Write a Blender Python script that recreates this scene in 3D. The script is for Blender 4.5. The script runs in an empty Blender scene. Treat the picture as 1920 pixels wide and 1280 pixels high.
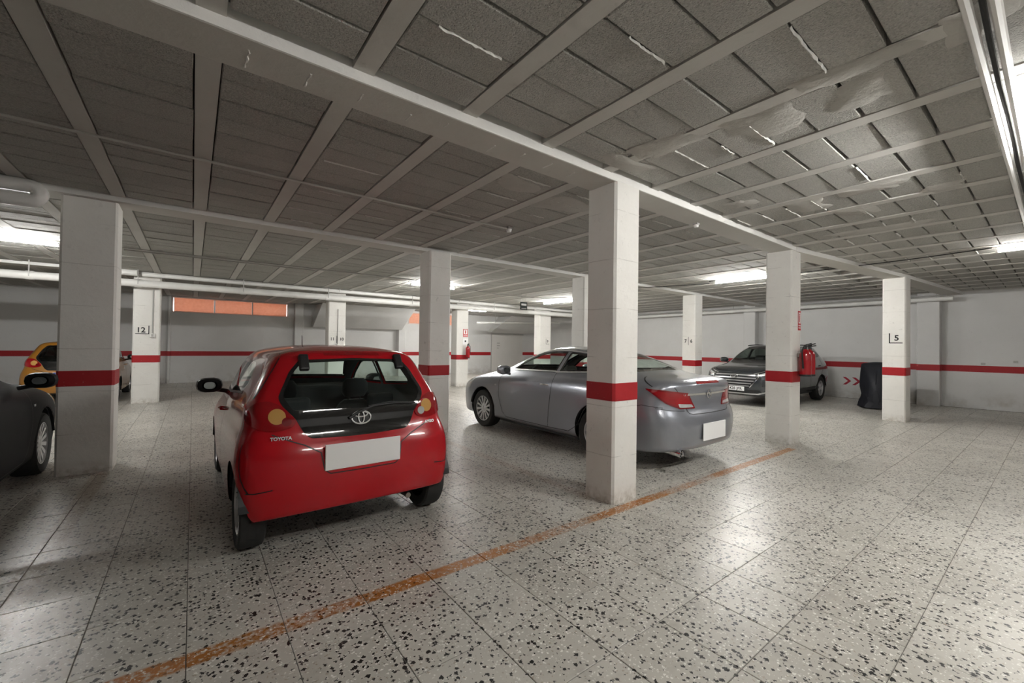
import bpy, bmesh, math, random
import numpy as np
from mathutils import Vector, Matrix
from mathutils.bvhtree import BVHTree
from mathutils.geometry import tessellate_polygon

random.seed(7)
scene = bpy.context.scene
COL = scene.collection
# ------------------------------------------------------------------ camera, world, exposure
CAM_H = 1.48
F_PX = 785.0
YAW, PITCH, ROLL = math.radians(52.7), math.radians(.65), math.radians(-.8)
fwd = Vector((math.cos(PITCH) * math.cos(YAW), math.cos(PITCH) * math.sin(YAW), math.sin(PITCH)))
r0 = Vector((math.sin(YAW), -math.cos(YAW), 0))
d0 = fwd.cross(r0)
right = math.cos(ROLL) * r0 + math.sin(ROLL) * d0
down = -math.sin(ROLL) * r0 + math.cos(ROLL) * d0
cam_data = bpy.data.cameras.new('camera')
cam_data.sensor_width = 36
cam_data.lens = 36 * F_PX / 1920
cam_data.clip_start = .05
cam = bpy.data.objects.new('camera', cam_data)
COL.objects.link(cam)
m = Matrix.Identity(4)
for i, v in enumerate((right, -down, -fwd)):
    m[0][i], m[1][i], m[2][i] = v
m.translation = (0, 0, CAM_H)
cam.matrix_world = m
scene.camera = cam


def project(p):
    d = Vector(p) - Vector((0, 0, CAM_H))
    z = d.dot(fwd)
    if z < .2:
        return None
    return 960 + F_PX * d.dot(right) / z, 640 + F_PX * d.dot(down) / z, z


world = bpy.data.worlds.new('world')
scene.world = world
world.use_nodes = True
bg = world.node_tree.nodes['Background']
bg.inputs[0].default_value = (.95, .97, 1, 1)
bg.inputs[1].default_value = 1.4
scene.view_settings.view_transform = 'Standard'
scene.view_settings.look = 'None'
scene.view_settings.gamma = 1
scene.view_settings.exposure = 2.05
scene.view_settings.use_curve_mapping = False
scene.cycles.max_bounces = 5
scene.cycles.diffuse_bounces = 4
scene.cycles.glossy_bounces = 3
scene.cycles.transparent_max_bounces = 12
scene.cycles.adaptive_threshold = .1
scene.cycles.adaptive_min_samples = 16
scene.cycles.sample_clamp_indirect = 8
TUBE = 105.0          # emission strength of the fluorescent tubes


# ------------------------------------------------------------------ materials
class NT:
    def __init__(s, name):
        s.m = bpy.data.materials.new(name)
        s.m.use_nodes = True
        s.t = s.m.node_tree
        s.t.nodes.clear()
        s.out = s.n('ShaderNodeOutputMaterial')

    def n(s, typ, **kw):
        nd = s.t.nodes.new(typ)
        for k, v in kw.items():
            setattr(nd, k, v)
        return nd

    def l(s, a, b):
        s.t.links.new(a, b)

    def pos(s):
        return s.n('ShaderNodeNewGeometry').outputs['Position']

    def obj(s):
        return s.n('ShaderNodeTexCoord').outputs['Object']

    def noise(s, vec, scale, detail=3, rough=.55):
        nd = s.n('ShaderNodeTexNoise')
        nd.inputs['Scale'].default_value = scale
        nd.inputs['Detail'].default_value = detail
        nd.inputs['Roughness'].default_value = rough
        s.l(vec, nd.inputs['Vector'])
        return nd.outputs['Fac']

    def voro(s, vec, scale, feature='F1', out='Distance'):
        nd = s.n('ShaderNodeTexVoronoi', feature=feature)
        nd.inputs['Scale'].default_value = scale
        s.l(vec, nd.inputs['Vector'])
        return nd.outputs[out]

    def ramp(s, fac, stops):
        nd = s.n('ShaderNodeValToRGB')
        e = nd.color_ramp.elements
        while len(e) < len(stops):
            e.new(.5)
        for el, (p, c) in zip(e, stops):
            el.position = p
            el.color = (c, c, c, 1) if isinstance(c, (int, float)) else (*c, 1)
        s.l(fac, nd.inputs[0])
        return nd.outputs[0]

    def mix(s, fac, a, b, mode='MIX'):
        nd = s.n('ShaderNodeMix', data_type='RGBA', blend_type=mode)
        for k, v in ((0, fac), (6, a), (7, b)):
            if isinstance(v, (int, float)):
                nd.inputs[k].default_value = v
            elif isinstance(v, tuple):
                nd.inputs[k].default_value = (*v, 1)
            else:
                s.l(v, nd.inputs[k])
        return nd.outputs[2]

    def math(s, op, a, b=0.0, c=None):
        nd = s.n('ShaderNodeMath', operation=op)
        for i, v in enumerate((a, b) if c is None else (a, b, c)):
            if isinstance(v, (int, float)):
                nd.inputs[i].default_value = v
            else:
                s.l(v, nd.inputs[i])
        return nd.outputs[0]

    def sep(s, vec):
        nd = s.n('ShaderNodeSeparateXYZ')
        s.l(vec, nd.inputs[0])
        return nd.outputs

    def bsdf(s, color, rough=.5, metal=0., spec=.5, coat=0., bump=None, bump_s=.3, bump_d=.01, extra=None):
        p = s.n('ShaderNodeBsdfPrincipled')
        for k, v in (('Base Color', color), ('Roughness', rough), ('Metallic', metal), ('Specular IOR Level', spec), ('Coat Weight', coat)):
            if isinstance(v, (int, float)):
                p.inputs[k].default_value = v
            elif isinstance(v, tuple):
                p.inputs[k].default_value = (*v, 1)
            else:
                s.l(v, p.inputs[k])
        p.inputs['Coat Roughness'].default_value = .04
        if bump is not None:
            b = s.n('ShaderNodeBump')
            b.inputs['Strength'].default_value = bump_s
            b.inputs['Distance'].default_value = bump_d
            s.l(bump, b.inputs['Height'])
            s.l(b.outputs[0], p.inputs['Normal'])
        for k, v in (extra or {}).items():
            p.inputs[k].default_value = v
        s.l(p.outputs[0], s.out.inputs[0])
        return p


def simple(name, color, rough=.5, metal=0., spec=.5, coat=0., nscale=0, namp=.15):
    t = NT(name)
    c = color
    if nscale:
        f = t.noise(t.obj(), nscale, 4)
        c = t.mix(f, tuple(x * (1 - namp) for x in color), tuple(min(1, x * (1 + namp)) for x in color))
    t.bsdf(c, rough, metal, spec, coat)
    return t.m


def mat_terrazzo():
    t = NT('terrazzo')
    pos = t.pos()
    v1 = t.n('ShaderNodeTexVoronoi', distance='MANHATTAN')
    v1.inputs['Scale'].default_value = 46
    v1.inputs['Randomness'].default_value = 1
    warp = t.n('ShaderNodeTexNoise')
    warp.inputs['Scale'].default_value = 85
    t.l(pos, warp.inputs['Vector'])
    add = t.n('ShaderNodeVectorMath', operation='MULTIPLY_ADD')
    t.l(warp.outputs['Color'], add.inputs[0])
    add.inputs[1].default_value = (.026, .026, 0)
    t.l(pos, add.inputs[2])
    t.l(add.outputs[0], v1.inputs['Vector'])
    cell = t.sep(v1.outputs['Color'])
    # black chips: some of the cells, small in the cell
    lowd = t.ramp(t.math('SUBTRACT', v1.outputs['Distance'], t.math('MULTIPLY', cell[1], .42)), [(0, 1), (.32, 1), (.38, 0)])
    density = t.noise(pos, 1.6, 2)
    thr = t.math('MULTIPLY_ADD', density, .60, .16)
    isb = t.math('LESS_THAN', cell[0], thr)
    black = t.math('MULTIPLY', isb, lowd)
    v2 = t.n('ShaderNodeTexVoronoi', distance='MANHATTAN')
    v2.inputs['Scale'].default_value = 60
    t.l(add.outputs[0], v2.inputs['Vector'])
    c2 = t.sep(v2.outputs['Color'])
    isw = t.math('LESS_THAN', c2[1], .55)
    white = t.math('MULTIPLY', isw, t.ramp(v2.outputs['Distance'], [(0, 1), (.36, 1), (.52, 0)]))
    isg = t.math('GREATER_THAN', c2[1], .78)
    tan = t.math('MULTIPLY', isg, t.ramp(v2.outputs['Distance'], [(0, 1), (.34, 1), (.5, 0)]))
    # tile by tile tone
    sn = t.n('ShaderNodeVectorMath', operation='MULTIPLY_ADD')
    t.l(pos, sn.inputs[0])
    sn.inputs[1].default_value = (1 / TX, 1 / TY, 0)
    sn.inputs[2].default_value = (-TX0 / TX, -TY0 / TY, 0)
    fl = t.n('ShaderNodeVectorMath', operation='FLOOR')
    t.l(sn.outputs[0], fl.inputs[0])
    wn = t.n('ShaderNodeTexWhiteNoise')
    t.l(fl.outputs[0], wn.inputs['Vector'])
    tone = wn.outputs['Value']
    base = t.mix(tone, (.49, .47, .42), (.60, .58, .525))
    big = t.noise(pos, .9, 2)
    base = t.mix(t.math('MULTIPLY', t.ramp(big, [(.42, 0), (.7, 1)]), .45), base, (.40, .385, .345))
    c = t.mix(white, base, (.82, .81, .76))
    c = t.mix(tan, c, (.42, .37, .30))
    c = t.mix(black, c, (.016, .016, .015))
    # worn bay lines painted on the floor
    xyz = t.sep(pos)
    wob = t.math('MULTIPLY_ADD', t.noise(pos, 2.5, 3), .03, -.015)
    wear = t.noise(pos, 34, 2, .7)
    wear2 = t.noise(pos, .95, 2)
    yy = t.math('ADD', xyz[1], wob)
    xx = t.math('ADD', xyz[0], wob)

    def band(v, a, b, soft):
        u = t.math('SUBTRACT', v, (a + b) / 2)
        u = t.math('ABSOLUTE', u)
        return t.ramp(t.math('MULTIPLY', u, 1 / (b - a)), [(0, 1), (.5 - soft, 1), (.5 + soft, 0)])

    l1 = t.math('MULTIPLY', band(yy, 2.405, 2.515, .08), t.math('MULTIPLY', t.math('LESS_THAN', xyz[0], 7.2), t.math('GREATER_THAN', xyz[0], -.72)))
    l1 = t.math('MULTIPLY', l1, t.ramp(t.math('MULTIPLY_ADD', wear2, 1.0, t.math('MULTIPLY', wear, .45)), [(.54, .12), (.74, 1)]))
    l2 = t.math('MULTIPLY', band(xx, -.86, -.72, .1), t.math('MULTIPLY', t.math('GREATER_THAN', xyz[1], 2.4), t.math('LESS_THAN', xyz[1], 6.5)))
    l2 = t.math('MULTIPLY', l2, .45)
    l3 = t.math('MULTIPLY', band(xx, 3.08, 3.2, .2), t.math('MULTIPLY', t.math('GREATER_THAN', xyz[1], 2.8), t.math('LESS_THAN', xyz[1], 6.3)))
    l3 = t.math('MULTIPLY', l3, .28)
    paintmask = t.math('MULTIPLY', t.ramp(wear, [(.30, .25), (.50, 1)]), t.math('SUBTRACT', 1.0, t.math('MULTIPLY', white, .9)))
    pc = t.mix(t.noise(pos, 1.2, 2), (.36, .105, .012), (.46, .20, .03))
    c = t.mix(t.math('MULTIPLY', l1, paintmask), c, pc)
    c = t.mix(t.math('MULTIPLY', l2, paintmask), c, (.22, .13, .05))
    c = t.mix(t.math('MULTIPLY', l3, paintmask), c, (.30, .14, .07))
    # rubbed-in dirt
    dirt = t.ramp(t.noise(pos, 5, 3, .65), [(.56, 0), (.78, 1)])
    c = t.mix(t.math('MULTIPLY', dirt, .35), c, (.17, .155, .14))
    rough = t.math('MULTIPLY_ADD', t.noise(pos, 3, 2), .16, .27)
    h = t.math('ADD', t.noise(pos, 5, 3), t.math('MULTIPLY', t.noise(pos, 60, 2), .12))
    t.bsdf(c, rough, spec=.5, bump=h, bump_s=.18, bump_d=.01)
    return t.m


def mat_block():
    t = NT('concrete_block')
    pos = t.pos()
    pit = t.voro(pos, 70)
    fine = t.noise(pos, 85, 3, .75)
    h = t.math('ADD', t.math('MULTIPLY', t.ramp(pit, [(0, 0), (.45, 1)]), .7), fine)
    oi = t.n('ShaderNodeObjectInfo').outputs['Random']
    big = t.noise(pos, 1.1, 4)
    c = t.mix(t.ramp(fine, [(.3, 0), (.7, 1)]), (.29, .285, .26), (.58, .57, .53))
    c = t.mix(t.ramp(pit, [(.06, .55), (.22, 0)]), c, (.16, .155, .14))
    c = t.mix(t.math('MULTIPLY', t.ramp(big, [(.35, 0), (.7, 1)]), .4), c, (.60, .585, .55))
    c = t.mix(t.math('MULTIPLY', oi, .22), c, (.30, .29, .27))
    t.bsdf(c, .9, spec=.2, bump=h, bump_s=.9, bump_d=.008)
    return t.m


def mat_plaster(name, base, dark, rough=.8, bump=.25, stain=.35, cracks=True):
    t = NT(name)
    pos = t.pos()
    n1 = t.noise(pos, 1.7, 5, .6)
    n2 = t.noise(pos, 18, 5, .65)
    c = t.mix(t.math('MULTIPLY', t.ramp(n1, [(.38, 0), (.75, 1)]), stain), base, dark)
    c = t.mix(t.math('MULTIPLY', t.ramp(n2, [(.60, 0), (.74, 1)]), stain * .6), c, tuple(x * .72 for x in dark))
    h = n2
    if cracks:
        xyz = t.sep(pos)
        # board marks of the formwork
        w = t.math('FRACT', t.math('MULTIPLY', t.math('ADD', xyz[2], t.math('MULTIPLY', n1, .05)), 1 / .47))
        line = t.ramp(w, [(0, 1), (.012, 0), (.988, 0), (1, 1)])
        brk = t.ramp(t.noise(pos, 3.1, 2), [(.42, 0), (.55, 1)])
        c = t.mix(t.math('MULTIPLY', t.math('MULTIPLY', line, brk), .45), c, (.25, .23, .20))
        foot = t.math('MULTIPLY', t.ramp(xyz[2], [(0, 1), (.16, 0)]), t.ramp(n2, [(.35, 0), (.62, 1)]))
        c = t.mix(t.math('MULTIPLY', foot, .55), c, (.27, .22, .15))
        scuff = t.ramp(t.noise(pos, 7, 6, .75), [(.63, 0), (.70, 1)])
        c = t.mix(t.math('MULTIPLY', scuff, .4), c, (.30, .28, .26))
    if name.startswith('wall'):
        zz = t.sep(pos)[2]
        foot = t.math('MULTIPLY', t.ramp(zz, [(0, 1), (.5, 0)]), t.ramp(t.noise(pos, 1.9, 4, .65), [(.46, 0), (.68, 1)]))
        c = t.mix(t.math('MULTIPLY', foot, .6), c, (.26, .20, .13))
    t.bsdf(c, rough, spec=.3, bump=h, bump_s=bump, bump_d=.01)
    return t.m


def mat_bandpaint():
    t = NT('red_band_paint')
    pos = t.pos()
    n = t.noise(pos, 9, 5, .7)
    c = t.mix(n, (.33, .008, .013), (.43, .014, .02))
    c = t.mix(t.math('MULTIPLY', t.ramp(t.noise(pos, 22, 4, .75), [(.66, 0), (.72, 1)]), .5), c, (.55, .4, .38))
    t.bsdf(c, .5, spec=.4, bump=n, bump_s=.1)
    return t.m


def mat_paint(name, col, metal=0., rough=.3, dust=.25, coat=1., spec=.5):
    t = NT(name)
    d = t.noise(t.obj(), 1.4, 2, .5)
    c = t.mix(t.math('MULTIPLY', d, dust), col, tuple(min(1, x * .88 + .02) for x in col))
    p = t.bsdf(c, rough, metal, spec, coat)
    return t.m


def mat_glass(name, tint, opacity=.0):
    t = NT(name)
    tr = t.n('ShaderNodeBsdfTransparent')
    tr.inputs[0].default_value = (*tint, 1)
    gl = t.n('ShaderNodeBsdfGlossy')
    gl.inputs['Roughness'].default_value = .02
    g = t.n('ShaderNodeNewGeometry')
    dt = t.n('ShaderNodeVectorMath', operation='DOT_PRODUCT')
    t.l(g.outputs['Normal'], dt.inputs[0])
    t.l(g.outputs['Incoming'], dt.inputs[1])
    k = t.math('SUBTRACT', 1.0, t.math('ABSOLUTE', dt.outputs['Value']))
    fr = t.math('MULTIPLY_ADD', t.math('POWER', k, 5.0), .9, .045)
    mx = t.n('ShaderNodeMixShader')
    t.l(fr, mx.inputs[0])
    t.l(tr.outputs[0], mx.inputs[1])
    t.l(gl.outputs[0], mx.inputs[2])
    t.l(mx.outputs[0], t.out.inputs[0])
    return t.m


def mat_emit(name, col, s):
    t = NT(name)
    e = t.n('ShaderNodeEmission')
    e.inputs[0].default_value = (*col, 1)
    e.inputs[1].default_value = s
    t.l(e.outputs[0], t.out.inputs[0])
    return t.m


def mat_slat():
    t = NT('terracotta_louvre')
    o = t.pos()
    n = t.noise(o, 12, 3)
    c = t.mix(n, (.64, .37, .26), (.80, .54, .42))
    d = t.n('ShaderNodeBsdfDiffuse')
    tl = t.n('ShaderNodeBsdfTranslucent')
    t.l(c, d.inputs[0])
    t.l(c, tl.inputs[0])
    mx = t.n('ShaderNodeMixShader')
    mx.inputs[0].default_value = .38
    t.l(d.outputs[0], mx.inputs[1])
    t.l(tl.outputs[0], mx.inputs[2])
    t.l(mx.outputs[0], t.out.inputs[0])
    return t.m


TX, TY = .41, .425
TX0, TY0 = 2.46, .90
M = dict(
    tile=mat_terrazzo(),
    grout=simple('grout', (.19, .18, .16), .9, nscale=8, namp=.4),
    block=mat_block(),
    joist=mat_plaster('joist_plaster', (.60, .585, .55), (.50, .485, .45), .85, .2, .5, False),
    slab=simple('dark_slab', (.10, .095, .09), .95, nscale=6),
    beam=mat_plaster('beam_plaster', (.62, .605, .565), (.52, .50, .46), .85, .35, .45, False),
    pillar=mat_plaster('pillar_plaster', (.80, .785, .745), (.66, .64, .59), .75, .35, .45),
    beam_lit=mat_plaster('beam_lit_plaster', (.84, .83, .80), (.74, .72, .68), .8, .4, .4, False),  # whiter copy of the beam plaster, lamplight put into the colour
    wall=mat_plaster('wall_plaster', (.72, .715, .70), (.62, .61, .59), .85, .15, .4, False),
    patch=mat_plaster('patch_plaster', (.52, .505, .47), (.42, .41, .375), .9, .9, .8, False),
    mortar=mat_plaster('mortar', (.74, .73, .69), (.62, .6, .56), .9, .3, .4, False),
    band=mat_bandpaint(),
    white=simple('white_pvc', (.78, .77, .74), .4, nscale=3, namp=.12),
    greypipe=simple('grey_conduit', (.45, .44, .42), .45, nscale=5),
    dark=simple('dark_plastic', (.012, .012, .013), .45),
    trim=simple('black_trim', (.02, .02, .021), .55),
    blackgloss=simple('black_gloss', (.006, .006, .007), .06, coat=1.),
    rubber=simple('tyre_rubber', (.028, .028, .027), .8, nscale=30, namp=.3),
    alloy=simple('alloy', (.62, .62, .63), .28, .85),
    satin=simple('satin_metal', (.86, .86, .86), .3, .6),
    chrome=simple('chrome', (.85, .85, .86), .09, 1.),
    darkmirror=simple('mirror_silvering', (.30, .32, .32), .03, 1.),
    brass=simple('metal_valve', (.35, .33, .30), .3, .9),
    seat=simple('seat_fabric', (.03, .031, .034), .9, nscale=40),
    seatbeige=simple('light_seat_fabric', (.20, .19, .17), .9, nscale=40),
    liner=simple('cabin_liner', (.06, .06, .062), .9),
    red=mat_paint('red_car_paint', (.47, .003, .010), 0, .25, dust=.12, coat=.6, spec=.25),
    silver=mat_paint('grey_metallic_paint', (.30, .315, .35), .55, .28, dust=.15),
    graphite=mat_paint('graphite_metallic_paint', (.042, .047, .054), .5, .26, dust=.2),
    black=mat_paint('black_car_paint', (.006, .006, .007), .0, .5, dust=.05, coat=0., spec=.12),
    yellow=mat_paint('yellow_car_paint', (.36, .15, .010), 0, .35, dust=.2),
    glass=mat_glass('green_tinted_glass', (.84, .93, .89)),
    darkglass=mat_glass('dark_tinted_glass', (.18, .21, .20)),
    redlens=simple('red_lens', (.30, .002, .006), .08, coat=1.),
    redlens2=simple('deep_red_lens', (.20, .002, .006), .08, coat=1.),
    amber=simple('amber_lens', (.62, .34, .10), .1, coat=1.),
    clearlens=simple('clear_lens', (.62, .63, .62), .08, .3, coat=1.),
    plate=simple('white_plate', (.93, .93, .92), .5),
    ink=simple('black_ink', (.012, .012, .014), .7),
    blue=simple('plate_blue', (.02, .07, .4), .5),
    signred=simple('sign_red', (.52, .015, .02), .4),
    signpink=simple('sign_white', (.85, .80, .78), .4),
    extred=simple('extinguisher_red', (.36, .006, .012), .22, coat=.6),
    cover=simple('black_cover_fabric', (.012, .013, .019), .62, nscale=5, namp=.3),
    tube=mat_emit('fluorescent_tube', (1.0, .99, .965), TUBE),
    tube_dim=mat_emit('dim_fluorescent_tube', (1.0, .97, .93), TUBE * .42),  # same tube at lower emission, tuned down to light its surroundings less
    lampbody=simple('lamp_white_metal', (.75, .75, .74), .4),
    slat=mat_slat(),
    frame=simple('window_frame_paint', (.75, .62, .57), .6),
    door=mat_plaster('door_paint', (.72, .70, .67), (.62, .60, .57), .7, .1, .3, False),
    chev=simple('chevron_paint', (.35, .01, .03), .6),
    signgreen=simple('dark_sign', (.02, .03, .025), .4),
)


# ------------------------------------------------------------------ mesh helpers
class MB:
    def __init__(s):
        s.v, s.f = [], []

    def add(s, verts, faces):
        o = len(s.v)
        s.v += [tuple(v) for v in verts]
        s.f += [tuple(i + o for i in f) for f in faces]
        return s

    def box(s, a, b, rot=None, c=None):
        x0, y0, z0 = a
        x1, y1, z1 = b
        vs = [Vector(p) for p in ((x0, y0, z0), (x1, y0, z0), (x1, y1, z0), (x0, y1, z0), (x0, y0, z1), (x1, y0, z1), (x1, y1, z1), (x0, y1, z1))]
        if rot is not None:
            c = Vector(c if c is not None else ((x0 + x1) / 2, (y0 + y1) / 2, (z0 + z1) / 2))
            vs = [rot @ (p - c) + c for p in vs]
        return s.add(vs, [(0, 3, 2, 1), (4, 5, 6, 7), (0, 1, 5, 4), (1, 2, 6, 5), (2, 3, 7, 6), (3, 0, 4, 7)])

    def cbox(s, a, b, ch):
        """box with chamfered vertical edges"""
        (x0, y0, z0), (x1, y1, z1) = a, b
        p = [(x0 + ch, y0), (x1 - ch, y0), (x1, y0 + ch), (x1, y1 - ch), (x1 - ch, y1), (x0 + ch, y1), (x0, y1 - ch), (x0, y0 + ch)]
        return s.prism(p, z0, z1)

    def prism(s, p, z0, z1):
        n = len(p)
        return s.add([(x, y, z0) for x, y in p] + [(x, y, z1) for x, y in p],
                     [tuple(range(n - 1, -1, -1)), tuple(range(n, 2 * n))] + [(i, (i + 1) % n, n + (i + 1) % n, n + i) for i in range(n)])

    def tube(s, pts, r, n=10, cap=True, closed=False):
        pts = [Vector(p) for p in pts]
        rs = r if isinstance(r, (list, tuple)) else [r] * len(pts)
        rings = []
        up = None
        for i, p in enumerate(pts):
            if closed:
                t = pts[(i + 1) % len(pts)] - pts[i - 1]
            else:
                t = (pts[min(i + 1, len(pts) - 1)] - pts[max(i - 1, 0)])
            t.normalize()
            if up is None:
                up = Vector((0, 0, 1)) if abs(t.z) < .9 else Vector((1, 0, 0))
            a = t.cross(up)
            if a.length < 1e-4:
                a = t.orthogonal()
            a.normalize()
            b = a.cross(t)
            up = b
            rings.append([p + rs[i] * (math.cos(2 * math.pi * k / n) * a + math.sin(2 * math.pi * k / n) * b) for k in range(n)])
        vs = [v for r_ in rings for v in r_]
        m_ = len(pts)
        fs = []
        for i in range(m_ if closed else m_ - 1):
            j = (i + 1) % m_
            for k in range(n):
                fs.append((i * n + k, i * n + (k + 1) % n, j * n + (k + 1) % n, j * n + k))
        if cap and not closed:
            fs.append(tuple(range(n - 1, -1, -1)))
            fs.append(tuple((m_ - 1) * n + k for k in range(n)))
        return s.add(vs, fs)

    def lathe(s, prof, n=24, mat=None):
        """prof: (r, h) about the local z axis; mat: 4x4"""
        vs, fs = [], []
        for r, h in prof:
            for k in range(n):
                a = 2 * math.pi * k / n
                v = Vector((r * math.cos(a), r * math.sin(a), h))
                vs.append(mat @ v if mat is not None else v)
        for i in range(len(prof) - 1):
            for k in range(n):
                fs.append((i * n + k, i * n + (k + 1) % n, (i + 1) * n + (k + 1) % n, (i + 1) * n + k))
        return s.add(vs, fs)

    def build(s, name, mat, parent=None, smooth=False, loc=None, angle=None):
        me = bpy.data.meshes.new(name)
        me.from_pydata(s.v, [], s.f)
        me.update()
        return link(name, me, mat, parent, smooth, loc)


def link(name, me, mat, parent=None, smooth=False, loc=None):
    if mat is not None and not me.materials:
        me.materials.append(M[mat] if isinstance(mat, str) else mat)
    if smooth:
        me.polygons.foreach_set('use_smooth', [True] * len(me.polygons))
        try:
            me.set_sharp_from_angle(angle=math.radians(42))
        except Exception:
            pass
    o = bpy.data.objects.new(name, me)
    COL.objects.link(o)
    if parent is not None:
        o.parent = parent
    if loc is not None:
        o.location = loc
    return o


def tag(o, label=None, cat=None, group=None, kind=None):
    for k, v in (('label', label), ('category', cat), ('group', group), ('kind', kind)):
        if v:
            o[k] = v
    return o


def empty(name, loc=(0, 0, 0), rz=0., label=None, cat=None, group=None):
    o = bpy.data.objects.new(name, None)
    COL.objects.link(o)
    o.empty_display_size = .2
    o.location = loc
    o.rotation_euler = (0, 0, rz)
    tag(o, label, cat, group)
    return o


def bevel(o, w=.01, seg=2):
    b = o.modifiers.new('bevel', 'BEVEL')
    b.width = w
    b.segments = seg
    b.limit_method = 'ANGLE'
    return o


_text_cache = {}


def text_mesh(body, size, depth=.001, shear=0., bold=0.):
    cu = bpy.data.curves.new('lettering', 'FONT')
    cu.body = body
    cu.size = size
    cu.extrude = depth
    cu.shear = shear
    cu.offset = bold
    cu.align_x = 'CENTER'
    cu.align_y = 'CENTER'
    cu.resolution_u = 3
    o = bpy.data.objects.new('lettering', cu)
    COL.objects.link(o)
    dg = bpy.context.evaluated_depsgraph_get()
    me = bpy.data.meshes.new_from_object(o.evaluated_get(dg))
    bpy.data.objects.remove(o)
    bpy.data.curves.remove(cu)
    return me


def text(body, size, mat, parent, loc, rot, name='lettering', **kw):
    me = text_mesh(body, size, **kw)
    me.materials.clear()
    o = link(name, me, mat, parent)
    o.location = loc
    o.rotation_euler = rot
    return o


R90 = math.radians(90)
# ------------------------------------------------------------------ room shell
X0, X1, Y0, Y1 = -7.5, 16.55, -5.0, 19.2
ZC = 3.12
floor = MB().box((X0 - .3, Y0 - .3, -.3), (X1 + .3, Y1 + .3, -.004)).build('floor', 'grout')
tag(floor, kind='structure')
tw, td, ch = TX - .004, TY - .004, .002


def tile_geo(cx, cy):
    a, b = tw / 2, td / 2
    o = [(cx - a, cy - b), (cx + a, cy - b), (cx + a, cy + b), (cx - a, cy + b)]
    i = [(cx - a + ch, cy - b + ch), (cx + a - ch, cy - b + ch), (cx + a - ch, cy + b - ch), (cx - a + ch, cy + b - ch)]
    v = [(x, y, -.018) for x, y in o] + [(x, y, -ch * .7) for x, y in o] + [(x, y, 0) for x, y in i]
    f = [(8, 9, 10, 11)]
    for k in range(4):
        j = (k + 1) % 4
        f += [(k, j, 4 + j, 4 + k), (4 + k, 4 + j, 8 + j, 8 + k)]
    return v, f


tiles = []
for i in range(math.ceil((X0 - TX0) / TX), math.floor((X1 - TX0) / TX)):
    for j in range(math.ceil((Y0 - TY0) / TY), math.floor((Y1 - TY0) / TY)):
        cx, cy = TX0 + (i + .5) * TX, TY0 + (j + .5) * TY
        p = project((cx, cy, 0))
        vis = p is not None and -60 < p[0] < 1980 and p[1] < 1380
        tiles.append((p[2] if vis else 99 + math.hypot(cx, cy), cx, cy))
tiles.sort()
tme = bpy.data.meshes.new('tile')
tme.from_pydata(*[(v, [], f) for v, f in [tile_geo(0, 0)]][0])
for k, (d, cx, cy) in enumerate(tiles[:300]):
    o = link('tile', tme, 'tile', floor)
    o.location = (cx, cy, random.uniform(-.0006, .0006))
    o.rotation_euler = (random.uniform(-.0012, .0012), random.uniform(-.0012, .0012), 0)
mb = MB()
for d, cx, cy in tiles[300:]:
    mb.add(*tile_geo(cx, cy))
tag(mb.build('far_tiles', 'tile', floor), kind='stuff')

# ---- ceiling: slab, joists, blocks
ceiling = MB().box((X0 - .3, Y0 - .3, 3.20), (X1 + .3, Y1 + .3, 3.45)).build('ceiling', 'slab')
tag(ceiling, kind='structure')
PX, JX0, JW = .745, -.02, .125
BY = .275
B1 = (2.55, 2.88)      # beams, y ranges
B2 = (6.50, 6.85)
B3 = (13.22, 13.6)
nj0, nj1 = math.ceil((X0 - JX0) / PX) - 1, math.floor((X1 - JX0) / PX)
for j in range(nj0, nj1 + 1):
    x = JX0 + j * PX
    a, b = max(x, X0), min(x + JW, X1)
    if b - a < .03:
        continue
    o = MB().box((a, Y0, ZC - .002), (b, Y1, 3.2)).build('joist', 'joist', ceiling)


def block_geo(w, d):
    a, b, c = w / 2, d / 2, .006
    o = [(-a, -b), (a, -b), (a, b), (-a, b)]
    i = [(-a + c, -b + c), (a - c, -b + c), (a - c, b - c), (-a + c, b - c)]
    v = [(x, y, .085) for x, y in o] + [(x, y, c) for x, y in o] + [(x, y, 0) for x, y in i]
    f = [(11, 10, 9, 8)]
    for k in range(4):
        q = (k + 1) % 4
        f += [(4 + k, 4 + q, q, k), (8 + k, 8 + q, 4 + q, 4 + k)]
    return v, f


BW = PX - JW - .016
blocks = []
for j in range(nj0, nj1 + 1):
    cx = JX0 + j * PX + JW + (PX - JW) / 2
    if cx - BW / 2 < X0 or cx + BW / 2 > X1:
        continue
    off = random.uniform(0, BY)
    for (s, e) in ((Y0, B1[0]), (B1[1], B2[0]), (B2[1], B3[0]), (B3[1], Y1)):
        n = int((e - s) / BY)
        sh = (e - s - n * BY) / 2
        for k in range(n):
            cy = s + sh + (k + .5) * BY + random.uniform(-.003, .003)
            p = project((cx, cy, ZC))
            vis = p is not None and -80 < p[0] < 2000 and p[1] > -120
            blocks.append((p[2] if vis else 99 + math.hypot(cx, cy), cx, cy))
blocks.sort()
bme = []
for k in range(4):
    me = bpy.data.meshes.new('block')
    v, f = block_geo(BW - random.uniform(0, .008), BY - random.uniform(.011, .020))
    me.from_pydata(v, [], f)
    bme.append(me)
for k, (d, cx, cy) in enumerate(blocks[:300]):
    o = link('block', random.choice(bme), 'block', ceiling)
    o.location = (cx + random.uniform(-.002, .002), cy, ZC + random.uniform(-.002, .007))
    o.rotation_euler = (random.uniform(-.012, .012), random.uniform(-.006, .006), random.uniform(-.004, .004))
mb = MB()
for d, cx, cy in blocks[300:]:
    v, f = block_geo(BW - random.uniform(0, .008), BY - random.uniform(.011, .020))
    z = ZC + random.uniform(0, .006)
    mb.add([(x + cx, y + cy, q + z) for x, y, q in v], f)
tag(mb.build('far_blocks', 'block', ceiling), kind='stuff')

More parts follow.
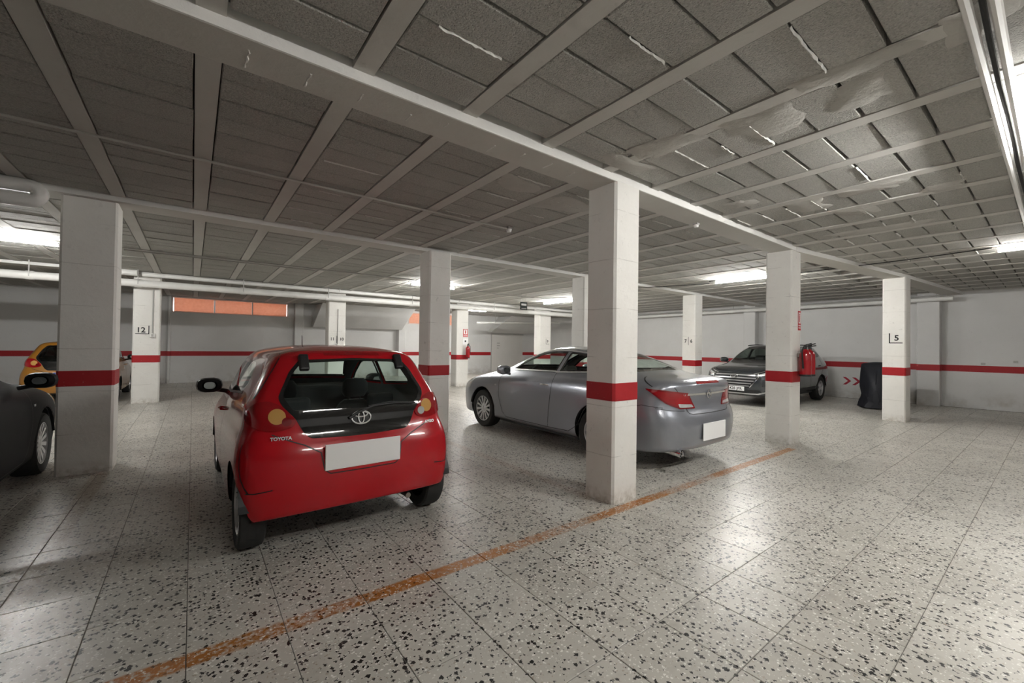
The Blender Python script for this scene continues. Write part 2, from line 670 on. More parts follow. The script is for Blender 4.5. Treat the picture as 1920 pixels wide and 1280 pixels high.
# smeared plaster repairs on the underside of the ceiling
def plaster_patch(cx, cy, rx, ry, seed, z=ZC):
    rnd = random.Random(seed)
    n = 26
    rim, inn = [], []
    ph = [rnd.uniform(0, 6.28) for _ in range(4)]
    for k in range(n):
        a = 2 * math.pi * k / n
        q = 1 + .16 * math.sin(2 * a + ph[0]) + .12 * math.sin(3 * a + ph[1]) + .09 * math.sin(5 * a + ph[2]) + rnd.uniform(-.05, .05)
        ca, sa = math.cos(a), math.sin(a)
        sx = math.copysign(abs(ca) ** .6, ca)
        sy = math.copysign(abs(sa) ** .6, sa)
        rim.append((cx + rx * q * sx, cy + ry * q * sy, z + .004))
        inn.append((cx + .88 * rx * q * sx, cy + .88 * ry * q * sy, z - .003 + rnd.uniform(-.002, .001)))
    v = rim + inn + [(cx, cy, z - .005)]
    f = []
    for k in range(n):
        j = (k + 1) % n
        f += [(k, n + k, n + j, j), (n + k, 2 * n, n + j)]
    MB().add(v, f).build('plaster_repair', 'patch', ceiling, smooth=True)


for i, (cx, cy, rx, ry) in enumerate([(3.02, 1.95, .20, .42), (3.25, 1.30, .30, .36), (3.02, .75, .14, .40), (3.36, .78, .26, .22), (3.05, 2.35, .35, .16),
                                      (5.55, 1.75, .30, .30), (5.40, 1.15, .22, .36), (6.15, 1.45, .28, .30), (7.3, 1.5, .24, .7), (2.6, 3.35, .34, .22),
                                      (3.4, 3.5, .5, .3), (5.9, .7, .2, .25), (9.9, 3.4, .5, .3), (4.9, 2.2, .2, .2), (3.05, .25, .25, .18)]):
    plaster_patch(cx, cy, rx * .7, ry * .7, 40 + i)
# mortar squeezed out of some of the joints
rnd = random.Random(11)
near = [b for b in blocks[:300] if b[1] > .9]
for d, cx, cy in near:
    if rnd.random() > .24:
        continue
    L = BW * rnd.uniform(.35, .95) / 2
    ox = rnd.uniform(-.5, .5) * (BW / 2 - L)
    n = 16
    v, f = [], []
    for k in range(n + 1):
        x = ox - L + 2 * L * k / n
        w = rnd.uniform(.003, .011)
        zc = rnd.uniform(.004, .012)
        sh = rnd.uniform(-.004, .004)
        v += [(x, sh - w, .004), (x, sh, -zc), (x, sh + w, .004)]
    for k in range(n):
        a = 3 * k
        f += [(a, a + 3, a + 4, a + 1), (a + 1, a + 4, a + 5, a + 2)]
    o = MB().add(v, f).build('mortar_bead', 'mortar', ceiling)
    o.location = (cx, cy + BY / 2, ZC)
# drips of render on the underside of the near beam
for k in range(9):
    x = .25 + k * .31 + rnd.uniform(-.08, .08)
    y0 = rnd.uniform(2.62, 2.70)
    pts = [(x + rnd.uniform(-.006, .006), y0 + .03 * i, 3.055) for i in range(rnd.randint(3, 7))]
    MB().tube(pts, [rnd.uniform(.003, .008) for _ in pts], 6).build('mortar_drip', 'mortar', ceiling)
# beams
def beam(label, pts, z, half=None):
    mb = MB()
    mb.prism(pts, z, 3.21)
    o = mb.build('beam', 'beam')
    o.data.materials.append(M['beam_lit'])  # -y faces take the whiter tone to paint in the lamplit strip
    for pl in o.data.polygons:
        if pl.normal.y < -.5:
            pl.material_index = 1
    bevel(o, .012, 2)
    return tag(o, label, 'beam')


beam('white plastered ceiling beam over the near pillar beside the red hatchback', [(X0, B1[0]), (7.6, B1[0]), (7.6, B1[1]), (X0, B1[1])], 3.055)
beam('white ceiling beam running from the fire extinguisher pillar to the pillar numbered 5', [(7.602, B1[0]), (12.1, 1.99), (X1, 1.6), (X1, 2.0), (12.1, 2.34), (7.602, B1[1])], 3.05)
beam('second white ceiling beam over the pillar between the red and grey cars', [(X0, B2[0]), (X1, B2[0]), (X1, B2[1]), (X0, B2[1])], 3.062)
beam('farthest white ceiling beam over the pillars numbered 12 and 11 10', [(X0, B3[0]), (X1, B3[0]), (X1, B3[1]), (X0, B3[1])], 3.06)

# ---- walls with the painted band; openings for the two louvred windows
BZ = (.968, 1.138)
W1 = (-.62, 3.08, 2.53, 3.09)
W2 = (8.30, 10.9, 2.50, 3.06)
mb = MB()
ty = (Y1, Y1 + .25)
mb.box((X0 - .3, ty[0], -.01), (X1 + .3, ty[1], 2.50))
mb.box((X0 - .3, ty[0], 2.50), (W1[0], ty[1], 3.21))
mb.box((W1[0], ty[0], 2.50), (W1[1], ty[1], W1[2]))
mb.box((W1[0], ty[0], W1[3]), (W1[1], ty[1], 3.21))
mb.box((W1[1], ty[0], 2.50), (W2[0], ty[1], 3.21))
mb.box((W2[0], ty[0], W2[3]), (W2[1], ty[1], 3.21))
mb.box((W2[1], ty[0], 2.50), (X1 + .3, ty[1], 3.21))
wall_back = tag(mb.build('wall_back', 'wall'), kind='structure')
MB().box((X0, Y1 - .004, BZ[0]), (X1, Y1 + .01, BZ[1])).build('red_band', 'band', wall_back)
wall_right = tag(MB().box((X1, Y0 - .3, -.01), (X1 + .25, Y1, 3.21)).build('wall_right', 'wall'), kind='structure')
MB().box((X1 - .004, Y0, BZ[0]), (X1 + .01, Y1, BZ[1])).build('red_band', 'band', wall_right)
wall_left = tag(MB().box((X0 - .25, Y0 - .3, -.01), (X0, Y1, 3.21)).build('wall_left', 'wall'), kind='structure')
MB().box((X0 - .01, Y0, BZ[0]), (X0 + .004, Y1, BZ[1])).build('red_band', 'band', wall_left)
wall_near = tag(MB().box((X0 - .3, Y0 - .25, -.01), (X1 + .3, Y0, 3.21)).build('wall_near', 'wall'), kind='structure')
MB().box((X0, Y0 - .01, BZ[0]), (X1, Y0 + .004, BZ[1])).build('red_band', 'band', wall_near)


def pilaster(wall, a, b, band_faces):
    p = MB().cbox(a, b, .012).build('pilaster', 'wall', wall)
    e = .004
    MB().box((a[0] - e, a[1] - e, BZ[0]), (b[0] + (e if b[0] < X1 - .1 else 0), b[1] + (e if b[1] < Y1 - .1 else 0), BZ[1])).build('red_band', 'band', p)


pilaster(wall_right, (X1 - .30, 2.02, 0), (X1, 2.48, 3.2), None)
pilaster(wall_right, (X1 - .30, 6.75, 0), (X1, 7.15, 3.2), None)
pilaster(wall_back, (3.3, Y1 - .22, 0), (3.62, Y1, 3.2), None)
pilaster(wall_back, (7.7, Y1 - .3, 0), (8.05, Y1, 2.17), None)
pilaster(wall_back, (-.72, Y1 - .10, 0), (-.64, Y1, 3.2), None)
# painted arrows on the right wall
for k, y in enumerate((4.24, 4.0)):
    d, w, h = .13, .085, .12
    v, f = [], []
    for x in (X1 - .004, X1):
        v += [(x, y, .65), (x, y - w, .65), (x, y - w - d, .65 - h), (x, y - w, .65 - 2 * h), (x, y, .65 - 2 * h), (x, y - d, .65 - h)]
    f = [(0, 1, 2, 5), (5, 2, 3, 4), (6, 11, 8, 7), (11, 10, 9, 8)] + [(i, (i + 1) % 6, 6 + (i + 1) % 6, 6 + i) for i in range(6)]
    MB().add(v, f).build('chevron_mark', 'chev', wall_right)
# electrical outlet spots on the right wall
for y, z in ((1.25, 1.19), (.7, 1.26)):
    MB().box((X1 - .02, y - .04, z - .03), (X1, y + .04, z + .03)).build('wall_plug', 'greypipe', wall_right)
# pale door in the back wall, far right
door = empty('door_1', (13.2, Y1, 0))
tag(door, kind='structure')
MB().box((0, -.02, 0), (2.2, .01, 2.12)).build('leaf', 'door', door)
MB().box((-.05, -.03, 0), (0, .01, 2.18)).build('jamb', 'greypipe', door)
MB().box((-.05, -.032, 2.12), (2.25, .01, 2.18)).build('lintel', 'greypipe', door)
for z, w in ((1.62, .20), (1.48, .2), (1.34, .12)):
    MB().box((.35, -.03, z), (.35 + w, -.019, z + .05)).build('notice', 'greypipe', door)
# sloping undersides of the stairs above, against the back wall
for nm, lab, (xa, xb, z0, d0_, d1_, sl) in (('stair_soffit', 'sloping white stair underside hanging from the ceiling between the two windows', (3.95, 8.1, 2.18, .35, 1.25, .45)),
                                       ('stair_soffit', 'sloping white stair underside above the pale door at far right', (12.9, 16.4, 2.22, .35, 1.2, -.6))):
    s0, s1 = (max(0, sl), max(0, -sl))
    v = [(xa - 0, Y1 - d0_, z0), (xb - s0 * .6, Y1 - d0_, z0), (xb - s0 * .6, Y1 - .002, z0), (xa, Y1 - .002, z0),
         (xa + s1 + .15, Y1 - d1_, 3.115), (xb, Y1 - d1_, 3.115), (xb, Y1 - .002, 3.115), (xa + s1 + .15, Y1 - .002, 3.115)]
    o = MB().add(v, [(0, 3, 2, 1), (4, 5, 6, 7), (0, 1, 5, 4), (1, 2, 6, 5), (2, 3, 7, 6), (3, 0, 4, 7)]).build(nm, 'wall')
    bevel(o, .01, 1)
    tag(o, lab, 'stair soffit')


# ---- windows
def window(n, w):
    x0, x1, z0, z1 = w
    o = empty('window_%d' % n, ((x0 + x1) / 2, Y1, z0))
    tag(o, kind='structure')
    hw, h = (x1 - x0) / 2, z1 - z0
    mb = MB()
    for a, b in (((-hw, -.02, 0), (hw, .2, .035)), ((-hw, -.02, h - .035), (hw, .2, h)), ((-hw, -.02, .035), (-hw + .035, .2, h - .035)), ((hw - .035, -.02, .035), (hw, .2, h - .035))):
        mb.box(a, b)
    mb.build('frame', 'frame', o)
    npan = 3
    pw = (2 * hw - .07) / npan
    for k in range(npan):
        xa = -hw + .035 + k * pw
        mb = MB()
        ns = 11
        for i in range(ns):
            z = .035 + (h - .07) * (i + .5) / ns
            mb.box((xa + .02, .07, z - .0218), (xa + pw - .02, .078, z + .0218), Matrix.Rotation(math.radians(14), 3, 'X'))
        tag(mb.build('louvre', 'slat', o), kind='stuff')
        if k:
            MB().box((xa - .018, .04, .03), (xa + .018, .10, h - .03)).build('mullion', 'greypipe', o)
    return o


window(1, W1)
window(2, W2)


# ------------------------------------------------------------------ pillars
def pillar(label, x, y, wx=.37, wy=.36, top=3.06, band=True):
    o = empty('pillar', (x + wx / 2, y + wy / 2, 0), 0, label, 'pillar')
    a, b = wx / 2, wy / 2
    MB().cbox((-a, -b, 0), (a, b, top), .022).build('shaft', 'pillar', o)
    e = .0035
    MB().cbox((-a - e, -b - e, BZ[0] + .005), (a + e, b + e, BZ[1] + .005), .022).build('red_band', 'band', o)
    return o


p_left = pillar('dark shaded wide white pillar next to the black car at the left edge', -1.17, 6.57, .46, .40)
p_near = pillar('nearest white pillar with a red band, standing in front of the grey sedan', 3.155, 2.55, .375, .36)
p_ext = pillar('white pillar with two red fire extinguishers in front of the dark SUV', 7.45, 2.56, .375, .38)
p_5 = pillar('white pillar painted with number 5 at the right beside the black motorbike cover', 11.9, 1.98, .46, .38)
p_mid = pillar('white pillar between the red hatchback and the grey sedan', 3.11, 6.36, .40, .40)
p_hid = pillar('white pillar mostly hidden right behind the nearest pillar', 6.93, 6.47, .40, .38)
p_76 = pillar('far white pillar marked 7 6 between the grey sedan and the dark SUV', 11.64, 6.48, .42, .40)
p_12 = pillar('brightly lit white pillar marked 12 between the left pillar and the louvred window', -1.14, 13.25, .50, .36)
p_1110 = pillar('far white pillar marked 11 10 behind the red hatchback', 3.20, 13.25, .50, .36)
p_fe = pillar('far white pillar with one small fire extinguisher behind the grey sedan front', 7.53, 13.18, .50, .40)
p_9 = pillar('far white pillar marked with a single numeral above the grey sedan roof', 11.52, 13.2, .62, .40)


def bar(parent, a, b, name='painted_line'):
    return MB().box(a, b).build(name, 'ink', parent)


def front_mark(p, body, x, z, size, **kw):
    """numeral painted on the -y face"""
    hy = -(p.children[0].dimensions.y / 2 if False else p['_hy']) - .0015
    return text(body, size, 'ink', p, (x, hy, z), (R90, 0, 0), 'painted_numeral', bold=size * .02, **kw)


for p, hy in ((p_12, .18), (p_1110, .18), (p_5, .19), (p_9, .20), (p_76, .20)):
    p['_hy'] = hy
front_mark(p_12, '12', -.10, 1.74, .17)
bar(p_12, (-.20, -.1825, 1.645), (.05, -.180, 1.66))
bar(p_12, (.035, -.1825, 1.645), (.052, -.180, 1.85))
front_mark(p_1110, '11', -.13, 1.62, .12)
front_mark(p_1110, '10', .14, 1.62, .12)
bar(p_1110, (-.008, -.1825, 1.5), (.008, -.180, 1.72))
text('5', .16, 'ink', p_5, (-.2315, -.045, 1.765), (R90, 0, -R90), 'painted_numeral', bold=.004)
bar(p_5, (-.2325, .06, 1.655), (-.2305, .078, 1.87))
bar(p_5, (-.2325, -.14, 1.655), (-.2305, .078, 1.672))
front_mark(p_9, '9', .12, 1.70, .16)
bar(p_9, (.03, -.2025, 1.60), (.045, -.20, 1.82))
bar(p_9, (.03, -.2025, 1.585), (.22, -.20, 1.60))
# 7 6 sits on the -x face
for body, y in (('7', .09), ('6', -.09)):
    text(body, .14, 'ink', p_76, (-.2115, y, 1.70), (R90, 0, -R90), 'painted_numeral', bold=.003)
bar(p_76, (-.2125, -.006, 1.59), (-.2105, .006, 1.83))
for p in (p_12, p_1110, p_5, p_9, p_76):
    del p['_hy']
# light switches with their conduit
for p, x, z, lab in ((p_12, .11, 1.62, 'white light switch box right of the painted 12'), (p_1110, .02, 1.42, 'white light switch box below numerals 11 and 10')):
    px, py = p.location.x, p.location.y
    s = empty('light_switch', (px + x, py - .182, z), 0, lab, 'light switch')
    bevel(MB().box((-.05, -.05, -.05), (.05, 0, .05)).build('switch_box', 'white', s), .01)
    MB().box((-.02, -.056, -.03), (.02, -.05, .03)).build('rocker', 'greypipe', s)
    MB().tube([(0, -.014, .05), (0, -.014, 1.10)], .012, 8).build('conduit', 'greypipe', s, True)


# ------------------------------------------------------------------ fluorescent lamps
def lamp(label, a, b, z=3.05, mat='tube'):
    a, b = Vector((*a, z)), Vector((*b, z))
    c = (a + b) / 2
    L = (b - a).length / 2
    o = empty('fluorescent_lamp', (c.x, c.y, z), math.atan2(b.y - a.y, b.x - a.x), label, 'lamp', 'fluorescent ceiling lamps')
    MB().box((-L, -.022, .045), (L, .022, .075)).build('batten', 'lampbody', o)
    MB().tube([(-L + .03, 0, 0), (L - .03, 0, 0)], .019, 10).build('tube', mat, o, True)
    for q in (-.6, .6):
        MB().box((q * L - .012, -.012, .07), (q * L + .012, .012, 3.125 - z)).build('mount', 'lampbody', o)
    for s in (-1, 1):
        MB().box((s * L - (.03 if s > 0 else 0), -.02, -.022), (s * L + (0 if s > 0 else .03), .02, .04)).build('holder', 'lampbody', o)
    return o


lamp('long fluorescent ceiling lamp glowing at the left edge behind the left pillar', (-3.25, 10.1), (-1.78, 10.1))
lamp('fluorescent ceiling lamp half hidden behind the fire extinguisher pillar', (9.85, 3.55), (9.85, 5.0))
lamp('fluorescent ceiling lamp at the right edge over the driveway', (9.85, -.8), (9.85, .62), 3.05, 'tube_dim')
lamp('fluorescent ceiling lamp half hidden behind the pillar between red and grey cars', (4.45, 10.2), (5.75, 10.2))
lamp('far fluorescent ceiling lamp over the grey sedan roof', (10.2, 9.3), (10.2, 11.5))
lamp('fluorescent ceiling lamp just past the right edge beside the twin conduits', (3.9, -.12), (5.2, -.12), 3.0)
lamp('fluorescent ceiling lamp above and behind the camera over the driveway', (.9, -.85), (2.2, -.85), 3.05, 'tube_dim')
lamp('far fluorescent ceiling lamp right of the extinguisher pillar near the back wall', (9.0, 15.9), (10.6, 15.9))


# ------------------------------------------------------------------ pipes, conduits, cables
def pipe(name, label, pts, r, mat='white', collars=(), cat='pipe', clips=True):
    pts = [Vector(p) for p in pts]
    o = empty(name, pts[0], 0, label, cat)
    q = [p - pts[0] for p in pts]
    MB().tube(q, r, 14 if r > .03 else 8).build('run', mat, o, True)
    for t in collars:
        k = min(int(t * (len(q) - 1)), len(q) - 2)
        f = t * (len(q) - 1) - k
        c = q[k].lerp(q[k + 1], f)
        d = (q[k + 1] - q[k]).normalized()
        MB().tube([c - d * .06, c + d * .06], r * 1.12, 14).build('collar', mat, o, True)
        MB().box((c.x - .008, c.y - r * 1.12 - .006, c.z - r * .3), (c.x + .008, c.y - r * 1.12 + .006, 3.13 - pts[0].z)).build('hanger', 'greypipe', o)
    return o


def arc(c, r, a0, a1, ax, n=8):
    """arc in the plane of the two axis vectors"""
    u, v = Vector(ax[0]), Vector(ax[1])
    return [Vector(c) + r * (math.cos(a0 + (a1 - a0) * k / n) * u + math.sin(a0 + (a1 - a0) * k / n) * v) for k in range(n + 1)]


pipe('drain_pipe', 'thick white drain pipe crossing in front of the pillars marked 12 and 11 10', [(-7.4, 13.0, 2.80), (16.0, 13.0, 2.88)], .085, collars=(.2, .272, .36, .449, .56, .7))
pipe('drain_pipe', 'slimmer white pipe just under the ceiling above the thick drain pipe', [(-.98, 13.05, 3.045), (16.0, 13.05, 3.045)], .052, collars=(.26, .5))
pipe('drain_pipe', 'white pipe stub rising beside the top of the pillar marked 12', [(-1.5, 13.02, 3.06), (-1.06, 13.02, 3.06)], .07)
u = [Vector((-4.2, 6.40, 3.05))] + arc((-1.36, 6.40, 2.975), .075, R90, -R90, ((1, 0, 0), (0, 0, 1)), 10) + [Vector((-4.2, 6.40, 2.90))]
pipe('drain_pipe', 'white drain pipe with a return bend at the top of the left pillar', u, .068)
yc, zc2 = 17.6, 2.80
pipe('drain_pipe', 'white pipe slanting under the ceiling toward the far stair underside', [(11.2, 17.6, 2.62), (15.9, 16.6, 2.80)], .05, collars=(.2, .7))
wp = [(X1 - .42, 1.75, 2.93), (X1 - .40, 2.4, 2.93), (X1 - .40, 12.7, 2.89)]
pipe('drain_pipe', 'white pipe along the top of the right wall ending near the pilaster', wp, .06, collars=(.3, .75))
pipe('conduit', 'thin dark cable pipe along the top of the right wall', [(X1 - .34, 1.9, 3.03), (X1 - .34, 7.0, 3.00), (X1 - .34, 12.7, 3.02)], .018, 'greypipe', cat='conduit')
pipe('conduit', 'thin conduit crossing the ceiling above the red hatchback', [(-7.4, 4.62, 3.095), (3.44, 4.62, 3.095)], .012, 'joist', cat='conduit')
pipe('conduit', 'thin double conduit under the ceiling behind the left pillar', [(-1.0, 9.85, 3.085), (4.4, 9.7, 3.085)], .016, 'greypipe', cat='conduit')
pipe('conduit', 'thin conduit along the ceiling just behind the double conduit', [(-1.0, 10.02, 3.085), (2.1, 9.96, 3.085)], .012, 'greypipe', cat='conduit')


def hang(p, q, sag, n=14, wob=0.):
    p, q = Vector(p), Vector(q)
    return [p.lerp(q, k / n) + Vector((wob * math.sin(k * 1.3), wob * math.cos(k * 1.7), -sag * 4 * (k / n) * (1 - k / n))) for k in range(n + 1)]


pipe('conduit', 'pale conduit running along the ceiling at the right edge, inner of the pair', hang((1.6, .265, 3.078), (9.4, .265, 3.078), .006), .021, 'white', cat='conduit')
pipe('conduit', 'pale conduit running along the ceiling at the right edge, outer of the pair', hang((1.6, .18, 3.078), (9.4, .18, 3.078), .008), .021, 'white', cat='conduit')
pipe('conduit', 'dark cable bundle between the two pale conduits at the right edge', hang((1.6, .2225, 3.10), (9.4, .2225, 3.10), .004, wob=.004), .012, 'dark', cat='cable')
pipe('cable', 'thin black cable drooping across the ceiling by the half hidden lamp', hang((9.8, 5.1, 3.10), (9.8, .65, 3.10), .04, wob=.01), .008, 'dark', cat='cable')
pipe('cable', 'thin black cable along the ceiling between the lamp and far pillars', hang((9.8, 5.1, 3.045), (8.6, 7.9, 3.045), .01, wob=.004), .008, 'dark', cat='cable')
pipe('cable', 'thin cable in a curve under the ceiling over the grey sedan', [(5.9, 10.2, 3.09), (7.4, 10.5, 3.07), (9.0, 10.3, 3.06), (9.9, 8.8, 3.06), (10.0, 7.2, 3.08)], .012, 'greypipe', cat='cable')
s = empty('ceiling_sensor', (3.44, 4.62, 3.05), 0, 'small round sensor on the ceiling at the end of the thin conduit', 'sensor')
MB().lathe([(0, 0), (.03, .004), (.038, .03), (.038, .07), (0, .07)], 16).build('dome', 'white', s, True)
MB().box((-.04, -.04, .045), (.04, .04, .07)).build('base', 'greypipe', s)
s = empty('ceiling_sensor', (5.0, 2.78, 3.0), 0, 'tiny white sensor under the beam right of the nearest pillar', 'sensor')
MB().lathe([(0, 0), (.025, .004), (.03, .025), (.03, .055), (0, .055)], 14).build('dome', 'white', s, True)
MB().box((-.03, -.03, .035), (.03, .03, .055)).build('base', 'greypipe', s)
# hanging exit panel
s = empty('hanging_sign', (8.05, 10.0, 2.60), 0, 'small dark sign hanging under the ceiling above the grey sedan', 'sign')
MB().box((-.13, -.01, 0), (.13, .01, .24)).build('panel', 'signgreen', s)
MB().box((-.10, -.012, .13), (.10, -.0095, .19)).build('white_strip', 'plate', s)
MB().box((-.10, -.012, .03), (.10, -.0095, .055)).build('white_strip', 'greypipe', s)
for x in (-.1, .1):
    MB().tube([(x, 0, .24), (x, 0, .53)], .004, 6).build('rod', 'greypipe', s)


# ------------------------------------------------------------------ fire extinguishers and their signs
def extinguisher(label, loc, out, r=.068, h=.42, hose_side=1, brk=(-.03, .03)):
    """out: unit vector pointing away from the face it hangs on; loc: point on the face at bottom height"""
    o = empty('fire_extinguisher', loc, math.atan2(out[1], out[0]), label, 'extinguisher', 'fire extinguishers')
    cx = r + .022
    T = Matrix.Translation((cx, 0, 0))
    MB().lathe([(0, 0), (r * .8, 0), (r * .96, .012), (r, .03), (r, h * .80), (r * .93, h * .86), (r * .70, h * .93), (r * .36, h * .985), (r * .30, h * 1.02), (0, h * 1.02)], 28, T).build('cylinder', 'extred', o, True)
    MB().lathe([(r * 1.006, h * .32), (r * 1.006, h * .62)], 28, T).build('label_wrap', 'extred', o, True)
    mb = MB().lathe([(0, h), (.022, h), (.022, h + .05), (.016, h + .06), (0, h + .06)], 14, T)
    mb.box((cx - .02, -.012, h + .05), (cx + .09, .012, h + .066), Matrix.Rotation(-.15, 3, 'Y'))
    mb.box((cx - .02, -.011, h + .075), (cx + .085, .011, h + .09), Matrix.Rotation(-.32, 3, 'Y'))
    mb.build('valve', 'dark', o)
    MB().tube([(cx, hose_side * .02, h + .035), (cx, hose_side * .06, h + .045), (cx - .01, hose_side * (r + .03), h - .02), (cx, hose_side * (r + .028), h * .6), (cx, hose_side * (r + .012), h * .3)], [.011, .011, .011, .011, .015], 8).build('hose', 'dark', o, True)
    MB().box((0, brk[0], h * .72), (cx - r * .9, brk[1], h * .86)).build('bracket', 'brass', o)
    MB().lathe([(r * .97, .0), (r * 1.012, .006), (r * 1.012, .03), (r * .97, .034)], 28, T).build('foot_ring', 'dark', o, True)
    return o


extinguisher('left one of the two red extinguishers on the right pillar', (7.70, 2.556, 1.07), (0, -1), r=.08, h=.42, hose_side=-1)
extinguisher('right one of the two red extinguishers on the right pillar, nearer the driveway', (7.878, 2.556, 1.07), (0, -1), r=.08, h=.42, hose_side=1, brk=(-.10, .03))
extinguisher('small red extinguisher hanging on the far pillar behind the grey sedan front', (7.95, 13.176, 1.02), (0, -1), r=.075, h=.44)


def fire_sign(label, loc, w, h):
    s = empty('fire_sign', loc, 0, label, 'sign', 'fire extinguisher signs')
    MB().box((-w / 2, -.004, 0), (w / 2, 0, h)).build('panel', 'signred', s)
    MB().box((-w * .36, -.0052, h * .36), (w * .36, -.004, h * .92)).build('white_field', 'signpink', s)
    mb = MB().box((-w * .11, -.0064, h * .42), (w * .11, -.0052, h * .76))
    mb.box((-w * .05, -.0064, h * .76), (w * .05, -.0052, h * .83))
    mb.box((-w * .17, -.0064, h * .82), (w * .17, -.0052, h * .86))
    mb.build('extinguisher_symbol', 'signred', s)
    MB().box((-w * .40, -.0052, h * .22), (w * .40, -.004, h * .27)).build('text_line', 'signpink', s)
    MB().box((-w * .40, -.0052, h * .10), (w * .40, -.004, h * .15)).build('text_line', 'signpink', s)
    return s


fire_sign('red and white sign above the two extinguishers on the right pillar', (7.755, 2.558, 1.80), .11, .31)
fire_sign('small red and white sign above the extinguisher on the far pillar', (7.90, 13.178, 1.80), .20, .28)
s = empty('notice', (7.90, 13.178, 1.52), 0, 'small white notice under the red sign on the far pillar', 'sign')
MB().box((-.11, -.004, 0), (.11, 0, .22)).build('panel', 'plate', s)
MB().box((-.03, -.0052, .09), (.03, -.004, .15)).build('dark_mark', 'ink', s)


# ------------------------------------------------------------------ cars
VIEWS = {'sideL': ((0, 1), (1, 0)), 'sideR': ((0, -1), (1, 0)), 'rear': ((-1, 0), (0, 1)), 'front': ((1, 0), (0, 1)),
         'rearL': ((-.7071, .7071), (.7071, .7071)), 'rearR': ((-.7071, -.7071), (.7071, -.7071)),
         'frontL': ((.7071, .7071), (.7071, -.7071)), 'frontR': ((.7071, -.7071), (.7071, .7071))}


def net_from_rows(rows):
    """each row: xr,cr,wR,w,wF,cf,xf,zr,zs0,zs1,zf -> 13 half points, mirrored to a closed loop of 24"""
    P = []
    for xr, cr, wR, w, wF, cf, xf, zr, za, zb, zf in rows:
        h = [(xr, 0, zr), (xr + .05 * cr, .55 * wR, zr), (xr + .34 * cr, .87 * wR, zr * .6 + za * .4)]
        for k in range(7):
            t = k / 6
            y = wR * (1 - t) ** 3 + w * (1 - (1 - t) ** 3 - t ** 3) + wF * t ** 3
            h.append((xr + cr + (xf - cf - xr - cr) * t, y, za + (zb - za) * t))
        h += [(xf - .34 * cf, .87 * wF, zf * .6 + zb * .4), (xf - .05 * cf, .55 * wF, zf), (xf, 0, zf)]
        P.append(h + [(x, -y, z) for x, y, z in h[-2:0:-1]])
    return np.array(P)


def surface(rows, mu=7, mv=6, lam=.75):
    P = net_from_rows(rows)

    def pad(A):
        g0 = 2 * A[:1] - A[1:2]
        g1 = A[-2:-1].copy()
        g1[..., 1] *= -1
        return np.concatenate([g0, A, g1])

    def smooth(A):
        B = pad(A)
        A = (B[:-2] + 4 * B[1:-1] + B[2:]) / 6
        return (np.roll(A, 1, 1) + 4 * A + np.roll(A, -1, 1)) / 6

    C = P + lam * (P - smooth(P))
    C = C + .4 * lam * (P - smooth(C))
    C[-1, :, 1] = 0
    B = pad(C)

    def w(t):
        return np.array([(1 - t) ** 3, 3 * t ** 3 - 6 * t ** 2 + 4, -3 * t ** 3 + 3 * t ** 2 + 3 * t + 1, t ** 3]) / 6

    nr, nc = P.shape[:2]
    rowsv = []
    for i in range(nr - 1):
        for k in range(mv):
            a = w(k / mv)
            rowsv.append(sum(a[q] * B[i + q] for q in range(4)))
    a = w(1.)
    rowsv.append(sum(a[q] * B[nr - 2 + q] for q in range(4)))
    rv = np.array(rowsv)
    out = []
    for j in range(nc):
        for k in range(mu):
            a = w(k / mu)
            out.append(sum(a[q] * rv[:, (j - 1 + q) % nc] for q in range(4)))
    G = np.stack(out, 1)
    G[-1, :, 1] = 0
    return G


def body_bmesh(rows, **kw):
    G = surface(rows, **kw)
    nr, nc = G.shape[:2]
    bm = bmesh.new()
    vs = [[bm.verts.new(G[i, j]) for j in range(nc)] for i in range(nr)]
    for i in range(nr - 1):
        for j in range(nc):
            k = (j + 1) % nc
            try:
                bm.faces.new((vs[i][j], vs[i][k], vs[i + 1][k], vs[i + 1][j]))
            except ValueError:
                pass
    bmesh.ops.remove_doubles(bm, verts=bm.verts, dist=.0008)
    bmesh.ops.recalc_face_normals(bm, faces=bm.faces)
    ztop = .9 * max(v.co.z for v in bm.verts)
    up = [f for f in bm.faces if f.calc_center_median().z > ztop]
    if sum(f.normal.z for f in up) < 0:
        bmesh.ops.reverse_faces(bm, faces=bm.faces)
    return bm


def roundp(pts, r=.03, n=4):
    out = []
    N = len(pts)
    for i in range(N):
        a, b, c = (Vector(pts[i - 1]), Vector(pts[i]), Vector(pts[(i + 1) % N]))
        d1, d2 = (a - b), (c - b)
        q = min(r, d1.length * .45, d2.length * .45)
        p0, p1 = b + d1.normalized() * q, b + d2.normalized() * q
        for k in range(n + 1):
            t = k / n
            v = p0 * (1 - t) ** 2 + b * 2 * t * (1 - t) + p1 * t ** 2
            out.append((v.x, v.y))
    return out


def insetp(pts, d):
    N = len(pts)
    area = sum(pts[i - 1][0] * pts[i][1] - pts[i][0] * pts[i - 1][1] for i in range(N))
    s = 1 if area > 0 else -1
    out = []
    for i in range(N):
        a, b, c = (Vector(pts[i - 1]), Vector(pts[i]), Vector(pts[(i + 1) % N]))
        e1, e2 = (b - a).normalized(), (c - b).normalized()
        n1, n2 = Vector((-e1.y, e1.x)) * s, Vector((-e2.y, e2.x)) * s
        m_ = n1 + n2
        if m_.length < 1e-4:
            m_ = n1
        m_ = m_ / max(.35, m_.dot(n1))
        out.append((b.x + m_.x * d, b.y + m_.y * d))
    return out


def circle(cx, cy, r, n=28, ry=None):
    return [(cx + r * math.cos(2 * math.pi * k / n), cy + (ry or r) * math.sin(2 * math.pi * k / n)) for k in range(n)]


